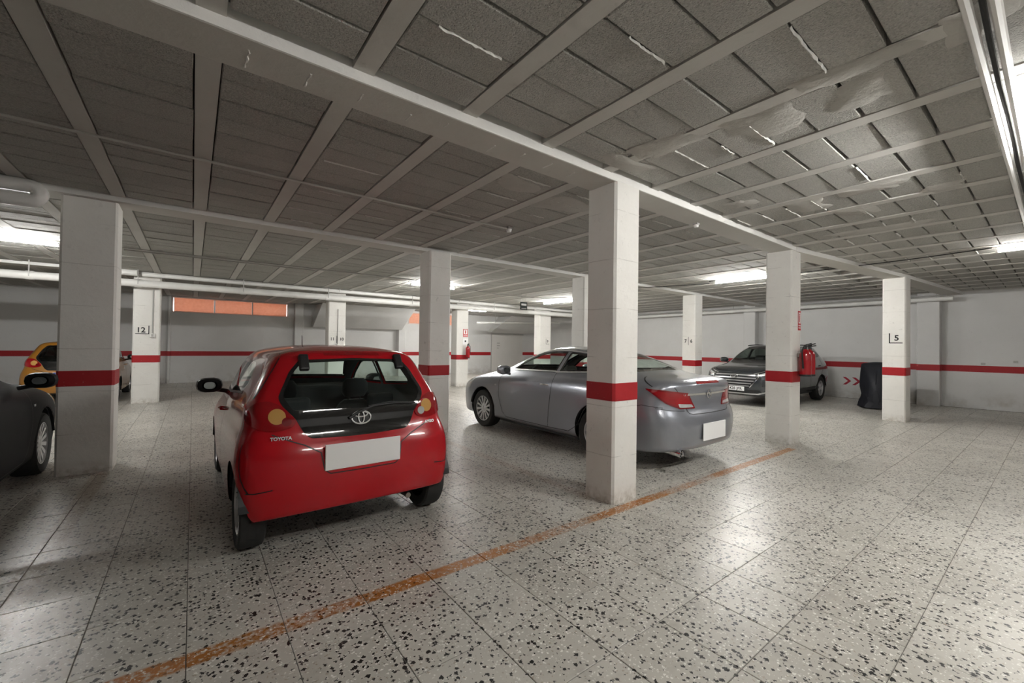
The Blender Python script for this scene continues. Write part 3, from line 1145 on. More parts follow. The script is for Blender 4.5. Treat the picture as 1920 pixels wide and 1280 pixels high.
def inpoly(p, poly):
    x, y = p
    c = False
    n = len(poly)
    for i in range(n):
        x0, y0 = poly[i - 1]
        x1, y1 = poly[i]
        if (y0 > y) != (y1 > y) and x < (x1 - x0) * (y - y0) / (y1 - y0) + x0:
            c = not c
    return c


class Cutter:
    def __init__(s, bm):
        s.bm = bm
        s.regions = []

    def filt(s, f, d, lim):
        c = f.calc_center_median()
        return c.x * d[0] + c.y * d[1] > lim

    def cut(s, name, view, poly, lim, nmin=-.2):
        d, u = VIEWS[view]
        bm = s.bm
        N = len(poly)
        X = [p[0] for p in poly]
        Zs = [p[1] for p in poly]
        xl, xh, zl, zh = min(X) - .01, max(X) + .01, min(Zs) - .01, max(Zs) + .01

        def ext(f):
            ss = [v.co.x * u[0] + v.co.y * u[1] for v in f.verts]
            zs = [v.co.z for v in f.verts]
            return min(ss), max(ss), min(zs), max(zs)

        cand = {}
        for f in bm.faces:
            v = f.verts[0].co
            if not (zl - .2 < v.z < zh + .2):
                continue
            if not s.filt(f, d, lim) or f.normal.x * d[0] + f.normal.y * d[1] < nmin:
                continue
            e = ext(f)
            if e[1] < xl or e[0] > xh or e[3] < zl or e[2] > zh:
                continue
            cand[f] = e
        for i in range(N):
            (ax, az), (bx, bz) = poly[i - 1], poly[i]
            L = math.hypot(bx - ax, bz - az)
            if L < 1e-5:
                continue
            lo = (min(ax, bx) - .004, min(az, bz) - .004)
            hi = (max(ax, bx) + .004, max(az, bz) + .004)
            fs = [f for f, e in cand.items() if e[1] >= lo[0] and e[0] <= hi[0] and e[3] >= lo[1] and e[2] <= hi[1]]
            if not fs:
                continue
            es = {e for f in fs for e in f.edges}
            vs = {v for f in fs for v in f.verts}
            e2 = Vector(((bx - ax) / L * u[0], (bx - ax) / L * u[1], (bz - az) / L))
            no = e2.cross(Vector((d[0], d[1], 0)))
            ret = bmesh.ops.bisect_plane(bm, geom=list(vs) + list(es) + fs, dist=1e-5, plane_co=Vector((ax * u[0], ax * u[1], az)), plane_no=no)
            for f in fs:
                cand.pop(f, None)
            for g in ret['geom']:
                if isinstance(g, bmesh.types.BMFace):
                    cand[g] = ext(g)
            cand = {f: e for f, e in cand.items() if f.is_valid}
        s.regions.append((name, d, u, poly, lim, nmin))

    def classify(s):
        s.bm.normal_update()
        res = {}
        box = []
        for (name, d, u, poly, lim, nmin) in s.regions:
            xs = [p[0] for p in poly]
            zs = [p[1] for p in poly]
            box.append((min(xs), max(xs), min(zs), max(zs)))
        for f in s.bm.faces:
            c = f.calc_center_median()
            hit = None
            for r, b in zip(s.regions, box):
                name, d, u, poly, lim, nmin = r
                q = (c.x * u[0] + c.y * u[1], c.z)
                if q[0] < b[0] or q[0] > b[1] or q[1] < b[2] or q[1] > b[3]:
                    continue
                if c.x * d[0] + c.y * d[1] <= lim or f.normal.x * d[0] + f.normal.y * d[1] < nmin:
                    continue
                if inpoly(q, poly):
                    hit = name
            res.setdefault(hit, []).append(f)
        return res


def part_from_faces(name, faces, mat, parent, off=0., thick=0.):
    """copy faces into a mesh of their own, moved out along the surface normal"""
    idx = {}
    vs, fs = [], []
    for f in faces:
        t = []
        for v in f.verts:
            if v not in idx:
                idx[v] = len(vs)
                vs.append(v.co + v.normal * off)
            t.append(idx[v])
        fs.append(t)
    if thick:
        # close the rim back to the body
        ec = {}
        for f in fs:
            for i in range(len(f)):
                a, b = f[i - 1], f[i]
                ec.setdefault(frozenset((a, b)), []).append((a, b))
        inv = {i: v for v, i in idx.items()}
        rim = {}
        for k, l in ec.items():
            if len(l) == 1:
                a, b = l[0]
                for q in (a, b):
                    if q not in rim:
                        rim[q] = len(vs)
                        vs.append(inv[q].co - inv[q].normal * thick)
                fs.append([b, a, rim[a], rim[b]])
    me = bpy.data.meshes.new(name)
    me.from_pydata([tuple(v) for v in vs], [], fs)
    me.update()
    return link(name, me, mat, parent, True)


def ribbon(bvh, view, line, width, off, far=4.):
    """narrow strip laid over the body along a 2D polyline (in a view plane); returns MB"""
    d, u = VIEWS[view]
    D = Vector((d[0], d[1], 0))
    pts = []
    for i in range(len(line) - 1):
        a, b = Vector(line[i]), Vector(line[i + 1])
        n = max(1, int((b - a).length / .035))
        pts += [a.lerp(b, k / n) for k in range(n)]
    pts.append(Vector(line[-1]))
    mb = MB()
    prev = None
    for i, p in enumerate(pts):
        t = (pts[min(i + 1, len(pts) - 1)] - pts[max(i - 1, 0)]).normalized()
        nrm = Vector((-t.y, t.x))
        pair = []
        for s_ in (-.5, .5):
            q = p + nrm * width * s_
            o = Vector((q.x * u[0], q.x * u[1], q.y)) + D * far
            h = bvh.ray_cast(o, -D)
            if h[0] is None:
                pair = None
                break
            n_ = h[1] if h[1].dot(D) > 0 else -h[1]
            pair.append(h[0] + n_ * off)
        if pair and prev:
            k = len(mb.v)
            mb.v += [tuple(prev[0]), tuple(prev[1]), tuple(pair[1]), tuple(pair[0])]
            mb.f.append((k, k + 1, k + 2, k + 3))
        prev = pair
    return mb


def surf_point(bvh, view, s_, z, far=4.):
    d, u = VIEWS[view]
    D = Vector((d[0], d[1], 0))
    h = bvh.ray_cast(Vector((s_ * u[0], s_ * u[1], z)) + D * far, -D)
    if h[0] is None:
        return None, None
    n = h[1] if h[1].dot(D) > 0 else -h[1]
    return h[0], n


def wheel_meshes(r, w, rim_r, spokes, spoke_mat='alloy', double=False):
    """tyre and rim about the local y axis, outer face at +y"""
    RX = Matrix.Rotation(-R90, 4, 'X')     # local z -> +y
    h = w / 2
    ty = MB().lathe([(rim_r, -h * .86), (r * .93, -h), (r * .985, -h * .86), (r, -h * .6), (r, h * .6), (r * .985, h * .86), (r * .93, h), (rim_r + .004, h * .90), (rim_r - .01, h * .72)], 44, RX)
    for g in (-.32, 0, .32):
        ty.lathe([(r + .0015, h * g - .004), (r + .0015, h * g + .004)], 44, RX)
    rim = MB().lathe([(rim_r, h * .88), (rim_r - .012, h * .9), (rim_r - .02, h * .72), (rim_r - .03, -h * .5)], 40, RX)
    rim.lathe([(0, h * .74), (.032, h * .74), (.05, h * .66), (.06, h * .3), (0, h * .3)], 20, RX)
    for k in range(spokes):
        a = 2 * math.pi * k / spokes
        w0, w1 = (.016, .022) if spokes > 8 else (.030, .042)
        l0, l1 = .04, rim_r - .015
        v = []
        for (l, ww, hh) in ((l0, w0, h * .68), (l1, w1, h * .80)):
            for sx in (-1, 1):
                for z in (hh, hh - .03):
                    v.append(Vector((l, sx * ww, z)))
        rot = Matrix.Rotation(a, 4, 'Z')
        rim.add([RX @ (rot @ p) for p in v], [(0, 4, 6, 2), (1, 3, 7, 5), (0, 1, 5, 4), (2, 6, 7, 3), (4, 5, 7, 6), (0, 2, 3, 1)])
    disc = MB().lathe([(0, h * .18), (rim_r * .78, h * .18), (rim_r * .78, h * .05), (0, h * .05)], 28, RX)
    back = MB().lathe([(0, -h * .2), (rim_r - .02, -h * .2)], 28, RX)
    return ty, rim, disc, back


def seat_mb(w=.46):
    """front seat facing +x, origin at the hip on the floor pan"""
    def rbox(mb, secs):
        # secs: list of (cx, cz, half depth, half width) loops stacked upward, rounded section
        n = 16
        rings = []
        for cx, cz, dx, dy in secs:
            ring = []
            for k in range(n):
                a = 2 * math.pi * k / n
                ca, sa = math.cos(a), math.sin(a)
                ring.append((cx + dx * math.copysign(abs(ca) ** .55, ca), dy * math.copysign(abs(sa) ** .55, sa), cz))
            rings.append(ring)
        v = [p for r_ in rings for p in r_]
        f = [(i * n + k, i * n + (k + 1) % n, (i + 1) * n + (k + 1) % n, (i + 1) * n + k) for i in range(len(secs) - 1) for k in range(n)]
        f += [tuple(range(n - 1, -1, -1)), tuple((len(secs) - 1) * n + k for k in range(n))]
        mb.add(v, f)
    b = MB()
    rbox(b, [(.22, .20, .25, w * .48), (.22, .30, .27, w * .52), (.22, .36, .24, w * .46)])
    rbox(b, [(-.02, .30, .07, w * .44), (-.07, .50, .075, w * .53), (-.13, .72, .065, w * .48), (-.17, .86, .05, w * .32), (-.18, .90, .03, w * .22)])
    hr = MB()
    rbox(hr, [(-.19, .93, .035, .10), (-.20, .99, .05, .135), (-.21, 1.08, .045, .125), (-.215, 1.12, .025, .09)])
    hr.tube([(-.18, .06, .86), (-.195, .06, .96)], .007, 6)
    hr.tube([(-.18, -.06, .86), (-.195, -.06, .96)], .007, 6)
    return b, hr


def make_car(kind, root, rows, spec):
    """builds every part of one car under root (an Empty at the ground below its middle)"""
    bm = body_bmesh(rows, **spec.get('res', {}))
    bvh = BVHTree.FromBMesh(bm)
    ct = Cutter(bm)
    paint = spec['paint']
    # wheel arches
    for xa in (spec['axR'], spec['axF']):
        for side in ('sideL', 'sideR'):
            ct.cut('_arch', side, circle(xa, spec['r'] + .015, spec['r'] + spec.get('gap', .045), 30), spec['w'] * .62, .25)
    mats = {}
    for (name, views, poly, rnd, lim, mat, off, inner) in spec['regions']:
        for view in views:
            pl = [tuple(p) for p in poly]
            if view == 'rear-':           # mirrored copy on the right of the rear
                view, pl = 'rear', [(-y, z) for y, z in pl][::-1]
            elif view == 'front-':
                view, pl = 'front', [(-y, z) for y, z in pl][::-1]
            pl = roundp(pl, rnd) if rnd else pl
            key = '%s|%s|%d' % (name, view, len(mats))
            ct.cut(key, view, pl, lim)
            mats[key] = (name, mat, off, None)
            if inner:
                k2 = '%s|%s|%d' % (inner[0], view, len(mats))
                ct.cut(k2, view, insetp(pl, inner[1]), lim)
                mats[k2] = (inner[0], inner[2], off, key)
    groups = ct.classify()
    made = {}
    body_faces = groups.get(None, [])
    body = part_from_faces('body', body_faces, paint, root)
    for key, fs in groups.items():
        if key in (None, '_arch') or not fs:
            continue
        name, mat, off, par = mats[key]
        made[key] = part_from_faces(name, fs, mat, made.get(par, root) if par else root, off, off + .004 if off > .003 else 0)
    # cabin lining just inside the shell
    lin = [f for f in body_faces if f.calc_center_median().z > .34]
    part_from_faces('cabin_lining', lin, 'liner', root, -.03)
    # panel gaps and trim strips
    for (name, views, line, wd, off, mat) in spec['lines']:
        for view in views:
            ln = line
            if view == 'rear-':
                view, ln = 'rear', [(-y, z) for y, z in line]
            elif view == 'front-':
                view, ln = 'front', [(-y, z) for y, z in line]
            mb = ribbon(bvh, view, ln, wd, off)
            if mb.f:
                mb.build(name, mat, root, True)
    # underbody and arch liners
    zu = spec.get('zu', .2)
    xr, xf, w = rows[0][0], rows[0][6], rows[0][3]
    MB().box((spec['axR'] + spec['r'] + .08, -w, zu - .02), (spec['axF'] - spec['r'] - .08, w, zu + .05)).box((xr + .05, -w * .62, zu + .04), (xf - .05, w * .62, zu + .10)).build('underbody', 'dark', root)
    for xa in (spec['axR'], spec['axF']):
        for sgn in (1, -1):
            mb = MB()
            ra = spec['r'] + spec.get('gap', .045) + .012
            n = 20
            y0, y1 = sgn * (spec['w'] - .30), sgn * (spec['w'] - .012)
            vs = []
            for k in range(n + 1):
                a = math.radians(8) + math.radians(164) * k / n
                for y in (y0, y1):
                    vs.append((xa + ra * math.cos(a), y, spec['r'] + .015 + ra * math.sin(a)))
            fs = [(2 * k, 2 * k + 1, 2 * k + 3, 2 * k + 2) for k in range(n)]
            fs.append(tuple(2 * k for k in range(n + 1)))
            mb.add(vs, fs).build('wheel_arch', 'dark', root)
    ty, rm, dc, bk = wheel_meshes(spec['r'], spec['tw'], spec['rim'], spec['spokes'])
    mesh = []
    for nm, q, mt in (('tyre', ty, 'rubber'), ('rim', rm, 'alloy'), ('brake_disc', dc, 'dark'), ('wheel_back', bk, 'dark')):
        me = bpy.data.meshes.new(nm)
        me.from_pydata(q.v, [], q.f)
        me.update()
        mesh.append((nm, me, mt))
    for xa in (spec['axR'], spec['axF']):
        for sgn in (1, -1):
            first = None
            for nm, me, mt in mesh:
                o = link(nm if nm != 'tyre' else 'wheel', me, mt, root if first is None else first, True)
                if first is None:
                    first = o
                    o.location = (xa, sgn * (spec['w'] - spec['tw'] / 2 - spec.get('tuck', .025)), spec['r'])
                    o.rotation_euler = (0, random.uniform(0, 6), 0 if sgn > 0 else math.pi)
    # seats, dash, steering wheel
    sb, hr = seat_mb()
    sm = spec.get('seat', 'seat')
    for sgn in (1, -1):
        o = sb.build('seat', sm, root, True)
        o.location = (spec['seatx'], sgn * spec['seaty'], spec.get('seatz', .0))
        h = hr.build('headrest', sm, o, True)
    rb = MB()
    rx = spec['benchx']
    bench = MB()
    bench.box((rx, -w * .78, .30), (rx + .45, w * .78, .48))
    bench.box((rx - .10, -w * .78, .40), (rx + .06, w * .78, spec.get('benchz', .92)), Matrix.Rotation(-.16, 3, 'Y'))
    o = bench.build('rear_bench', sm, root)
    bevel(o, .05, 3)
    for y in (-.36, .36):
        hb = MB().box((rx - .12, y - .12, spec.get('benchz', .92) + .0), (rx - .03, y + .12, spec.get('benchz', .92) + .15)).build('headrest', sm, o)
        bevel(hb, .035, 3)
    dz = spec['dashz']
    d = MB().box((spec['dashx'], -w * .85, dz - .32), (spec['dashx'] + .42, w * .85, dz)).build('dashboard', 'liner', root)
    bevel(d, .05, 3)
    sw = [(0, .17 * math.cos(a), .17 * math.sin(a)) for a in [2 * math.pi * k / 24 for k in range(24)]]
    rot = Matrix.Rotation(math.radians(-24), 3, 'Y')
    st = MB().tube([rot @ Vector(p) for p in sw], .014, 8, closed=True)
    st.tube([rot @ Vector((0, -.16, 0)), rot @ Vector((0, .16, 0))], .016, 6).tube([(0, 0, 0), (.25, 0, -.10)], .028, 8)
    st.build('steering_wheel', 'trim', root, True, loc=(spec['dashx'] - .10, spec['seaty'], dz - .03))
    # door mirrors
    mx, my, mz = spec['mirror']
    for sgn in (1, -1):
        q = MB()
        n = 14
        rings = []
        for t, sc in ((-.10, .55), (-.08, .9), (-.03, 1.), (.03, .93), (.075, .6), (.09, .2)):
            rings.append([(t, .115 * sc * math.copysign(abs(math.cos(2 * math.pi * k / n)) ** .75, math.cos(2 * math.pi * k / n)), .078 * sc * math.copysign(abs(math.sin(2 * math.pi * k / n)) ** .8, math.sin(2 * math.pi * k / n))) for k in range(n)])
        q.add([p for r_ in rings for p in r_], [(i * n + k, i * n + (k + 1) % n, (i + 1) * n + (k + 1) % n, (i + 1) * n + k) for i in range(5) for k in range(n)] + [tuple(5 * n + k for k in range(n))])
        mo = q.build('door_mirror', spec.get('mirror_mat', paint), root, True, loc=(mx, sgn * my, mz))
        gl = MB().add([(-.099, .10 * math.copysign(abs(math.cos(2 * math.pi * k / n)) ** .75, math.cos(2 * math.pi * k / n)) * .5, .072 * math.sin(2 * math.pi * k / n) * .5) for k in range(n)], [tuple(range(n))])
        gl.build('mirror_glass', 'darkmirror', mo)
        MB().tube([(0, -sgn * .06, -.05), (.02, -sgn * .16, -.075)], .022, 8).build('mirror_arm', 'trim', mo, True)
    # door handles
    for (x, z) in spec['handles']:
        for side, sgn in (('sideL', 1), ('sideR', -1)):
            p, n_ = surf_point(bvh, side, x, z)
            if p is None:
                continue
            hmb = MB().tube([(-.09, 0, 0), (-.07, sgn * .028, .004), (0, sgn * .036, .006), (.07, sgn * .028, .004), (.09, 0, 0)], [.008, .011, .012, .011, .008], 8)
            hmb.build('door_handle', spec.get('handle_mat', paint), root, True, loc=p)
    return bvh


def plate(root, bvh, view, s_, z, w, h, off=.012, txt=None, blue=False):
    p, n = surf_point(bvh, view, s_, z)
    d = Vector((VIEWS[view][0][0], VIEWS[view][0][1], 0))
    o = MB().box((-w / 2, -.006, -h / 2), (w / 2, .006, h / 2)).build('number_plate', 'plate', root)
    bevel(o, .004, 1)
    o.location = p + d * off
    o.rotation_euler = (0, 0, math.atan2(d.y, d.x) + R90)
    if blue:
        MB().box((-w / 2 + .004, -.0068, -h / 2 + .004), (-w / 2 + .045, -.006, h / 2 - .004)).build('blue_strip', 'blue', o)
    if txt:
        text(txt, h * .92, 'ink', o, (.02, -.0075, 0), (R90, 0, 0), 'plate_lettering', bold=.001)
    return o


def on_surface(o, bvh, view, s_, z, off=.006, tilt=True):
    """place an object drawn in its local xz plane (facing -y) on the body"""
    p, n = surf_point(bvh, view, s_, z)
    if p is None:
        return o
    d = Vector((VIEWS[view][0][0], VIEWS[view][0][1], 0))
    o.location = p + n * off
    az = math.atan2(n.y, n.x) + R90
    el = math.asin(max(-1, min(1, n.z)))
    o.rotation_euler = (-el if tilt else 0, 0, az)
    return o


def ellipse(rx, rz, cx=0, cz=0, n=28):
    return [(cx + rx * math.cos(2 * math.pi * k / n), 0, cz + rz * math.sin(2 * math.pi * k / n)) for k in range(n)]


# ---------------------------------------------------------------- red hatchback
HATCH = [
    (-1.58, .22, .66, .70, .66, .30, 1.58, .30, .22, .20, .20),
    (-1.675, .22, .765, .775, .76, .34, 1.67, .285, .24, .22, .22),
    (-1.70, .22, .792, .79, .78, .35, 1.70, .33, .30, .28, .28),
    (-1.715, .22, .802, .802, .79, .36, 1.72, .44, .43, .42, .42),
    (-1.71, .21, .805, .812, .79, .36, 1.71, .60, .60, .60, .60),
    (-1.675, .19, .785, .81, .765, .33, 1.63, .735, .75, .74, .74),
    (-1.625, .17, .745, .795, .72, .28, 1.40, .84, .86, .85, .88),
    (-1.60, .16, .735, .785, .69, .24, 1.20, .97, .97, .93, .965),
    (-1.555, .15, .705, .755, .66, .20, .98, 1.08, 1.07, .985, 1.03),
    (-1.48, .14, .635, .675, .615, .16, .66, 1.22, 1.21, 1.19, 1.21),
    (-1.395, .13, .565, .60, .555, .12, .30, 1.375, 1.355, 1.35, 1.385),
    (-1.31, .12, .47, .50, .46, .10, .14, 1.425, 1.415, 1.415, 1.43),
    (-1.08, .1, .25, .28, .24, .08, -.03, 1.458, 1.458, 1.458, 1.455),
    (-.85, .1, 0, 0, 0, .06, -.25, 1.468, 1.468, 1.468, 1.465)]
hatch_glass = [(.40, 1.352), (.47, 1.27), (.555, 1.09), (.535, 1.035), (.455, .945), (.405, .845), (.36, .80), (0, .785), (-.36, .80), (-.405, .845), (-.455, .945), (-.535, 1.035), (-.555, 1.09), (-.47, 1.27), (-.40, 1.352), (0, 1.365)]
hatch_pane = [(.385, 1.335), (.45, 1.26), (.525, 1.10), (.47, 1.0), (.0, .985), (-.47, 1.0), (-.525, 1.10), (-.45, 1.26), (-.385, 1.335), (0, 1.348)]
lamp_red = [(.445, .925), (.47, .885), (.56, .862), (.66, .875), (.735, .92), (.735, .985), (.69, 1.05), (.62, 1.068), (.555, 1.045), (.50, .99)]


def hatch_spec(paint, detail=True):
    regs = [
        ('side_window', ('sideL', 'sideR'), [(.72, 1.02), (-.20, 1.045), (-.20, 1.325), (.06, 1.325), (.27, 1.27), (.52, 1.15)], .03, .3, 'blackgloss', .0, ('window_glass', .022, 'glass')),
        ('quarter_window', ('sideL', 'sideR'), [(-.25, 1.045), (-.92, 1.095), (-1.0, 1.15), (-.90, 1.28), (-.78, 1.32), (-.25, 1.327)], .03, .3, 'blackgloss', .0, ('window_glass', .022, 'glass')),
        ('windscreen', ('front',), [(.60, 1.055), (.475, 1.36), (0, 1.372), (-.475, 1.36), (-.60, 1.055), (0, 1.07)], .03, -.2, 'blackgloss', .0, ('window_glass', .03, 'glass')),
        ('tailgate_glass', ('rear',), hatch_glass, .025, .6, 'blackgloss', .004, None),
        ('rear_pane', ('rear',), hatch_pane, .03, .6, 'glass', .005, None),
        ('tail_lamp', ('rear', 'rear-'), lamp_red, .04, .6, 'redlens', .012, None),
        ('indicator_lens', ('rear', 'rear-'), circle(.565, .962, .052, 22), 0, .6, 'amber', .014, None),
        ('headlamp', ('frontL', 'frontR'), [(.42, .70), (.72, .68), (.88, .74), (.80, .84), (.55, .86)], .03, .6, 'clearlens', .006, None),
        ('grille', ('front',), [(-.34, .42), (.34, .42), (.42, .56), (.36, .62), (-.36, .62), (-.42, .56)], .03, .6, 'trim', .004, None),
    ]
    if detail:
        regs.insert(7, ('inner_lens', ('rear',), circle(.508, .925, .030, 18), 0, .6, 'redlens2', .016, None))
        regs.insert(8, ('inner_lens', ('rear-',), circle(.508, .925, .032, 18), 0, .6, 'clearlens', .016, None))
    sl = ('sideL', 'sideR')
    lines = [
        ('door_gap', sl, [(.80, .97), (.74, .60), (.66, .34), (.55, .29), (-.05, .29), (-.16, .36), (-.22, .70), (-.22, 1.03)], .008, .003, 'dark'),
        ('bumper_gap', ('rear', 'rear-'), [(.79, .475), (.70, .475), (.60, .49)], .007, .003, 'dark'),
        ('bumper_gap', sl, [(-1.50, .78), (-1.56, .60), (-1.62, .475)], .007, .003, 'dark'),
        ('tailgate_gap', ('rear', 'rear-'), [(.60, .845), (.50, .80), (.40, .76), (.30, .70), (.28, .58), (.24, .55), (0, .548)], .007, .003, 'dark'),
        ('roof_seam', ('rear', 'rear-'), [(.50, 1.40), (.54, 1.33), (.64, 1.16), (.69, 1.08)], .005, .003, 'dark'),
        ('bonnet_gap', ('front', 'front-'), [(0, .70), (.4, .70), (.56, .76), (.62, .95)], .008, .003, 'dark'),
        ('window_sill', sl, [(.74, 1.005), (-.2, 1.03), (-.95, 1.085)], .018, .003, 'trim'),
    ]
    return dict(paint=paint, w=.80, axR=-1.275, axF=1.065, r=.283, tw=.165, rim=.19, spokes=7, regions=regs, lines=lines, seatx=-.18, seaty=.34, benchx=-.98, benchz=.88,
                dashx=.52, dashz=.98, mirror=(.50, .87, 1.035), mirror_mat='dark', handles=[(-.10, .86)], handle_mat=paint, zu=.21)


def hatch_details(root, bvh, front=False, blank=True):
    # rear wiper
    pts = []
    for s_, z in ((.09, .915), (.02, .955), (-.10, .99), (-.26, 1.0), (-.44, .985)):
        p, n = surf_point(bvh, 'rear', s_, z)
        pts.append(p + n * .022)
    w_ = MB().tube(pts, [.012, .011, .008, .006, .004], 8).build('rear_wiper', 'trim', root, True)
    w2 = [surf_point(bvh, 'rear', s_, z) for s_, z in ((-.06, .992), (-.25, 1.012), (-.46, .992))]
    MB().tube([p + n * .012 for p, n in w2], .006, 6).build('wiper_blade', 'trim', w_, True)
    # glass hinges at the top corners
    for y in (-.37, .37):
        p, n = surf_point(bvh, 'rear', y, 1.335)
        o = MB().box((-.035, -.02, -.075), (.035, .022, .06)).build('glass_hinge', 'dark', root)
        bevel(o, .012, 2)
        o.location = p + n * .012
        o.rotation_euler = (-math.asin(n.z), 0, -R90)
    # high brake lamp in the roof edge
    q = ribbon(bvh, 'rear', [(-.22, 1.395), (0, 1.40), (.22, 1.395)], .022, .004)
    if q.f:
        q.build('brake_light', 'redlens', root, True)
    # spoiler lip over the glass
    q = ribbon(bvh, 'rear', [(-.46, 1.372), (-.25, 1.38), (0, 1.383), (.25, 1.38), (.46, 1.372)], .016, .012)
    # exhaust, fog lamp, reflector
    MB().tube([(-1.66, -.38, .25), (-1.40, -.38, .25)], .022, 12).build('exhaust_pipe', 'brass', root, True)
    # aerial on the roof front
    MB().tube([(-.02, .10, 1.44), (-.10, .12, 1.56)], [.005, .003], 6).build('aerial', 'dark', root, True)


def badge_T(root, bvh):
    mb = MB()
    mb.tube(ellipse(.072, .049), .0058, 8, closed=True)
    mb.tube(ellipse(.022, .044, 0, .001), .0052, 8, closed=True)
    mb.tube(ellipse(.050, .019, 0, .024), .0052, 8, closed=True)
    o = mb.build('badge', 'chrome', root, True)
    o.data.materials[0] = M['satin']
    on_surface(o, bvh, 'rear', .0, .915, .012)
    return o


red = empty('hatchback_car', (1.02, 3.62 + 1.275, 0), R90 + math.radians(.8), 'red hatchback parked beside the nearest pillar, rear facing the camera', 'car')
bvh = make_car('hatch', red, HATCH, hatch_spec('red'))
hatch_details(red, bvh)
badge_T(red, bvh)
for body, y, z, sz in (('TOYOTA', .545, .815, .032), ('AYGO', -.585, .825, .034)):
    o = text(body, sz, 'satin', red, (0, 0, 0), (0, 0, 0), 'lettering', depth=.002, shear=.25 if body == 'AYGO' else 0, bold=.001)
    p, n = surf_point(bvh, 'rear', y, z)
    o.location = p + n * .004
    o.rotation_euler = (R90 - math.asin(n.z), 0, math.atan2(n.y, n.x) + R90)
plate(red, bvh, 'rear', 0, .665, .56, .185, .016)
# plate recess lips and crease of the bumper
q = ribbon(bvh, 'rear', [(-.34, .775), (0, .782), (.34, .775)], .012, .006)
q.build('tailgate_handle', 'red', red, True)

# ---------------------------------------------------------------- grey sedan
SEDAN = [
    (-2.22, .36, .76, .80, .76, .42, 2.2, .28, .20, .20, .20),
    (-2.37, .42, .87, .885, .86, .52, 2.36, .27, .24, .22, .21),
    (-2.405, .44, .90, .91, .885, .54, 2.40, .34, .32, .30, .28),
    (-2.425, .44, .915, .922, .90, .54, 2.42, .48, .48, .46, .44),
    (-2.42, .44, .918, .928, .905, .54, 2.41, .64, .66, .64, .60),
    (-2.36, .42, .905, .925, .89, .50, 2.35, .76, .80, .78, .74),
    (-2.35, .38, .88, .915, .85, .46, 2.12, .92, .93, .885, .865),
    (-2.365, .34, .83, .89, .80, .38, 1.72, 1.055, 1.03, .955, .965),
    (-2.20, .34, .775, .865, .75, .32, 1.38, 1.115, 1.085, 1.01, 1.03),
    (-1.80, .30, .735, .83, .715, .26, 1.12, 1.145, 1.12, 1.06, 1.075),
    (-1.44, .28, .65, .71, .64, .22, .70, 1.28, 1.26, 1.24, 1.25),
    (-1.02, .25, .565, .61, .57, .18, .22, 1.40, 1.385, 1.385, 1.405),
    (-.82, .2, .47, .51, .47, .15, .05, 1.452, 1.445, 1.445, 1.46),
    (-.65, .15, .25, .28, .25, .1, -.1, 1.485, 1.483, 1.483, 1.485),
    (-.55, .1, 0, 0, 0, .08, -.2, 1.495, 1.495, 1.495, 1.492)]
sl = ('sideL', 'sideR')
win_f = [(.74, 1.085), (-.42, 1.11), (-.47, 1.405), (-.15, 1.405), (.14, 1.37), (.45, 1.25)]
win_r = [(-.48, 1.11), (-1.30, 1.155), (-1.46, 1.21), (-1.22, 1.315), (-.92, 1.375), (-.53, 1.405)]
s_regs = [
    ('front_window', sl, win_f, .03, .35, 'blackgloss', .0, ('window_glass', .025, 'glass')),
    ('rear_window', sl, win_r, .03, .35, 'blackgloss', .0, ('window_glass', .025, 'glass')),
    ('windscreen', ('front',), [(.64, 1.105), (.49, 1.385), (0, 1.40), (-.49, 1.385), (-.64, 1.105), (0, 1.12)], .03, -.1, 'blackgloss', .0, ('window_glass', .03, 'glass')),
    ('rear_screen', ('rear',), [(.62, 1.165), (.48, 1.375), (0, 1.39), (-.48, 1.375), (-.62, 1.165), (0, 1.185)], .03, .8, 'blackgloss', .0, ('window_glass', .02, 'glass')),
    ('tail_lamp', ('rearL', 'rearR'), [(-.83, .995), (-1.05, .985), (-1.22, .965), (-1.34, .95), (-1.44, .76), (-1.22, .765), (-1.05, .83), (-.93, .92)], .015, 1.2, 'redlens2', .008, ('lamp_lens', .018, 'redlens')),
    ('reverse_lens', ('rearL', 'rearR'), [(-1.20, .825), (-1.385, .81), (-1.41, .775), (-1.22, .78)], .01, 1.2, 'clearlens', .012, None),
    ('high_brake_light', ('rear',), [(-.27, 1.05), (.27, 1.05), (.25, 1.08), (-.25, 1.08)], .01, 2.1, 'redlens', .004, None),
    ('headlamp', ('frontL', 'frontR'), [(.70, .67), (1.05, .64), (1.22, .70), (1.06, .80), (.62, .86)], .03, 1.2, 'clearlens', .005, None),
    ('grille', ('front',), [(-.40, .46), (.40, .46), (.48, .62), (.44, .68), (-.44, .68), (-.48, .62)], .04, 1.6, 'trim', .004, None),
]
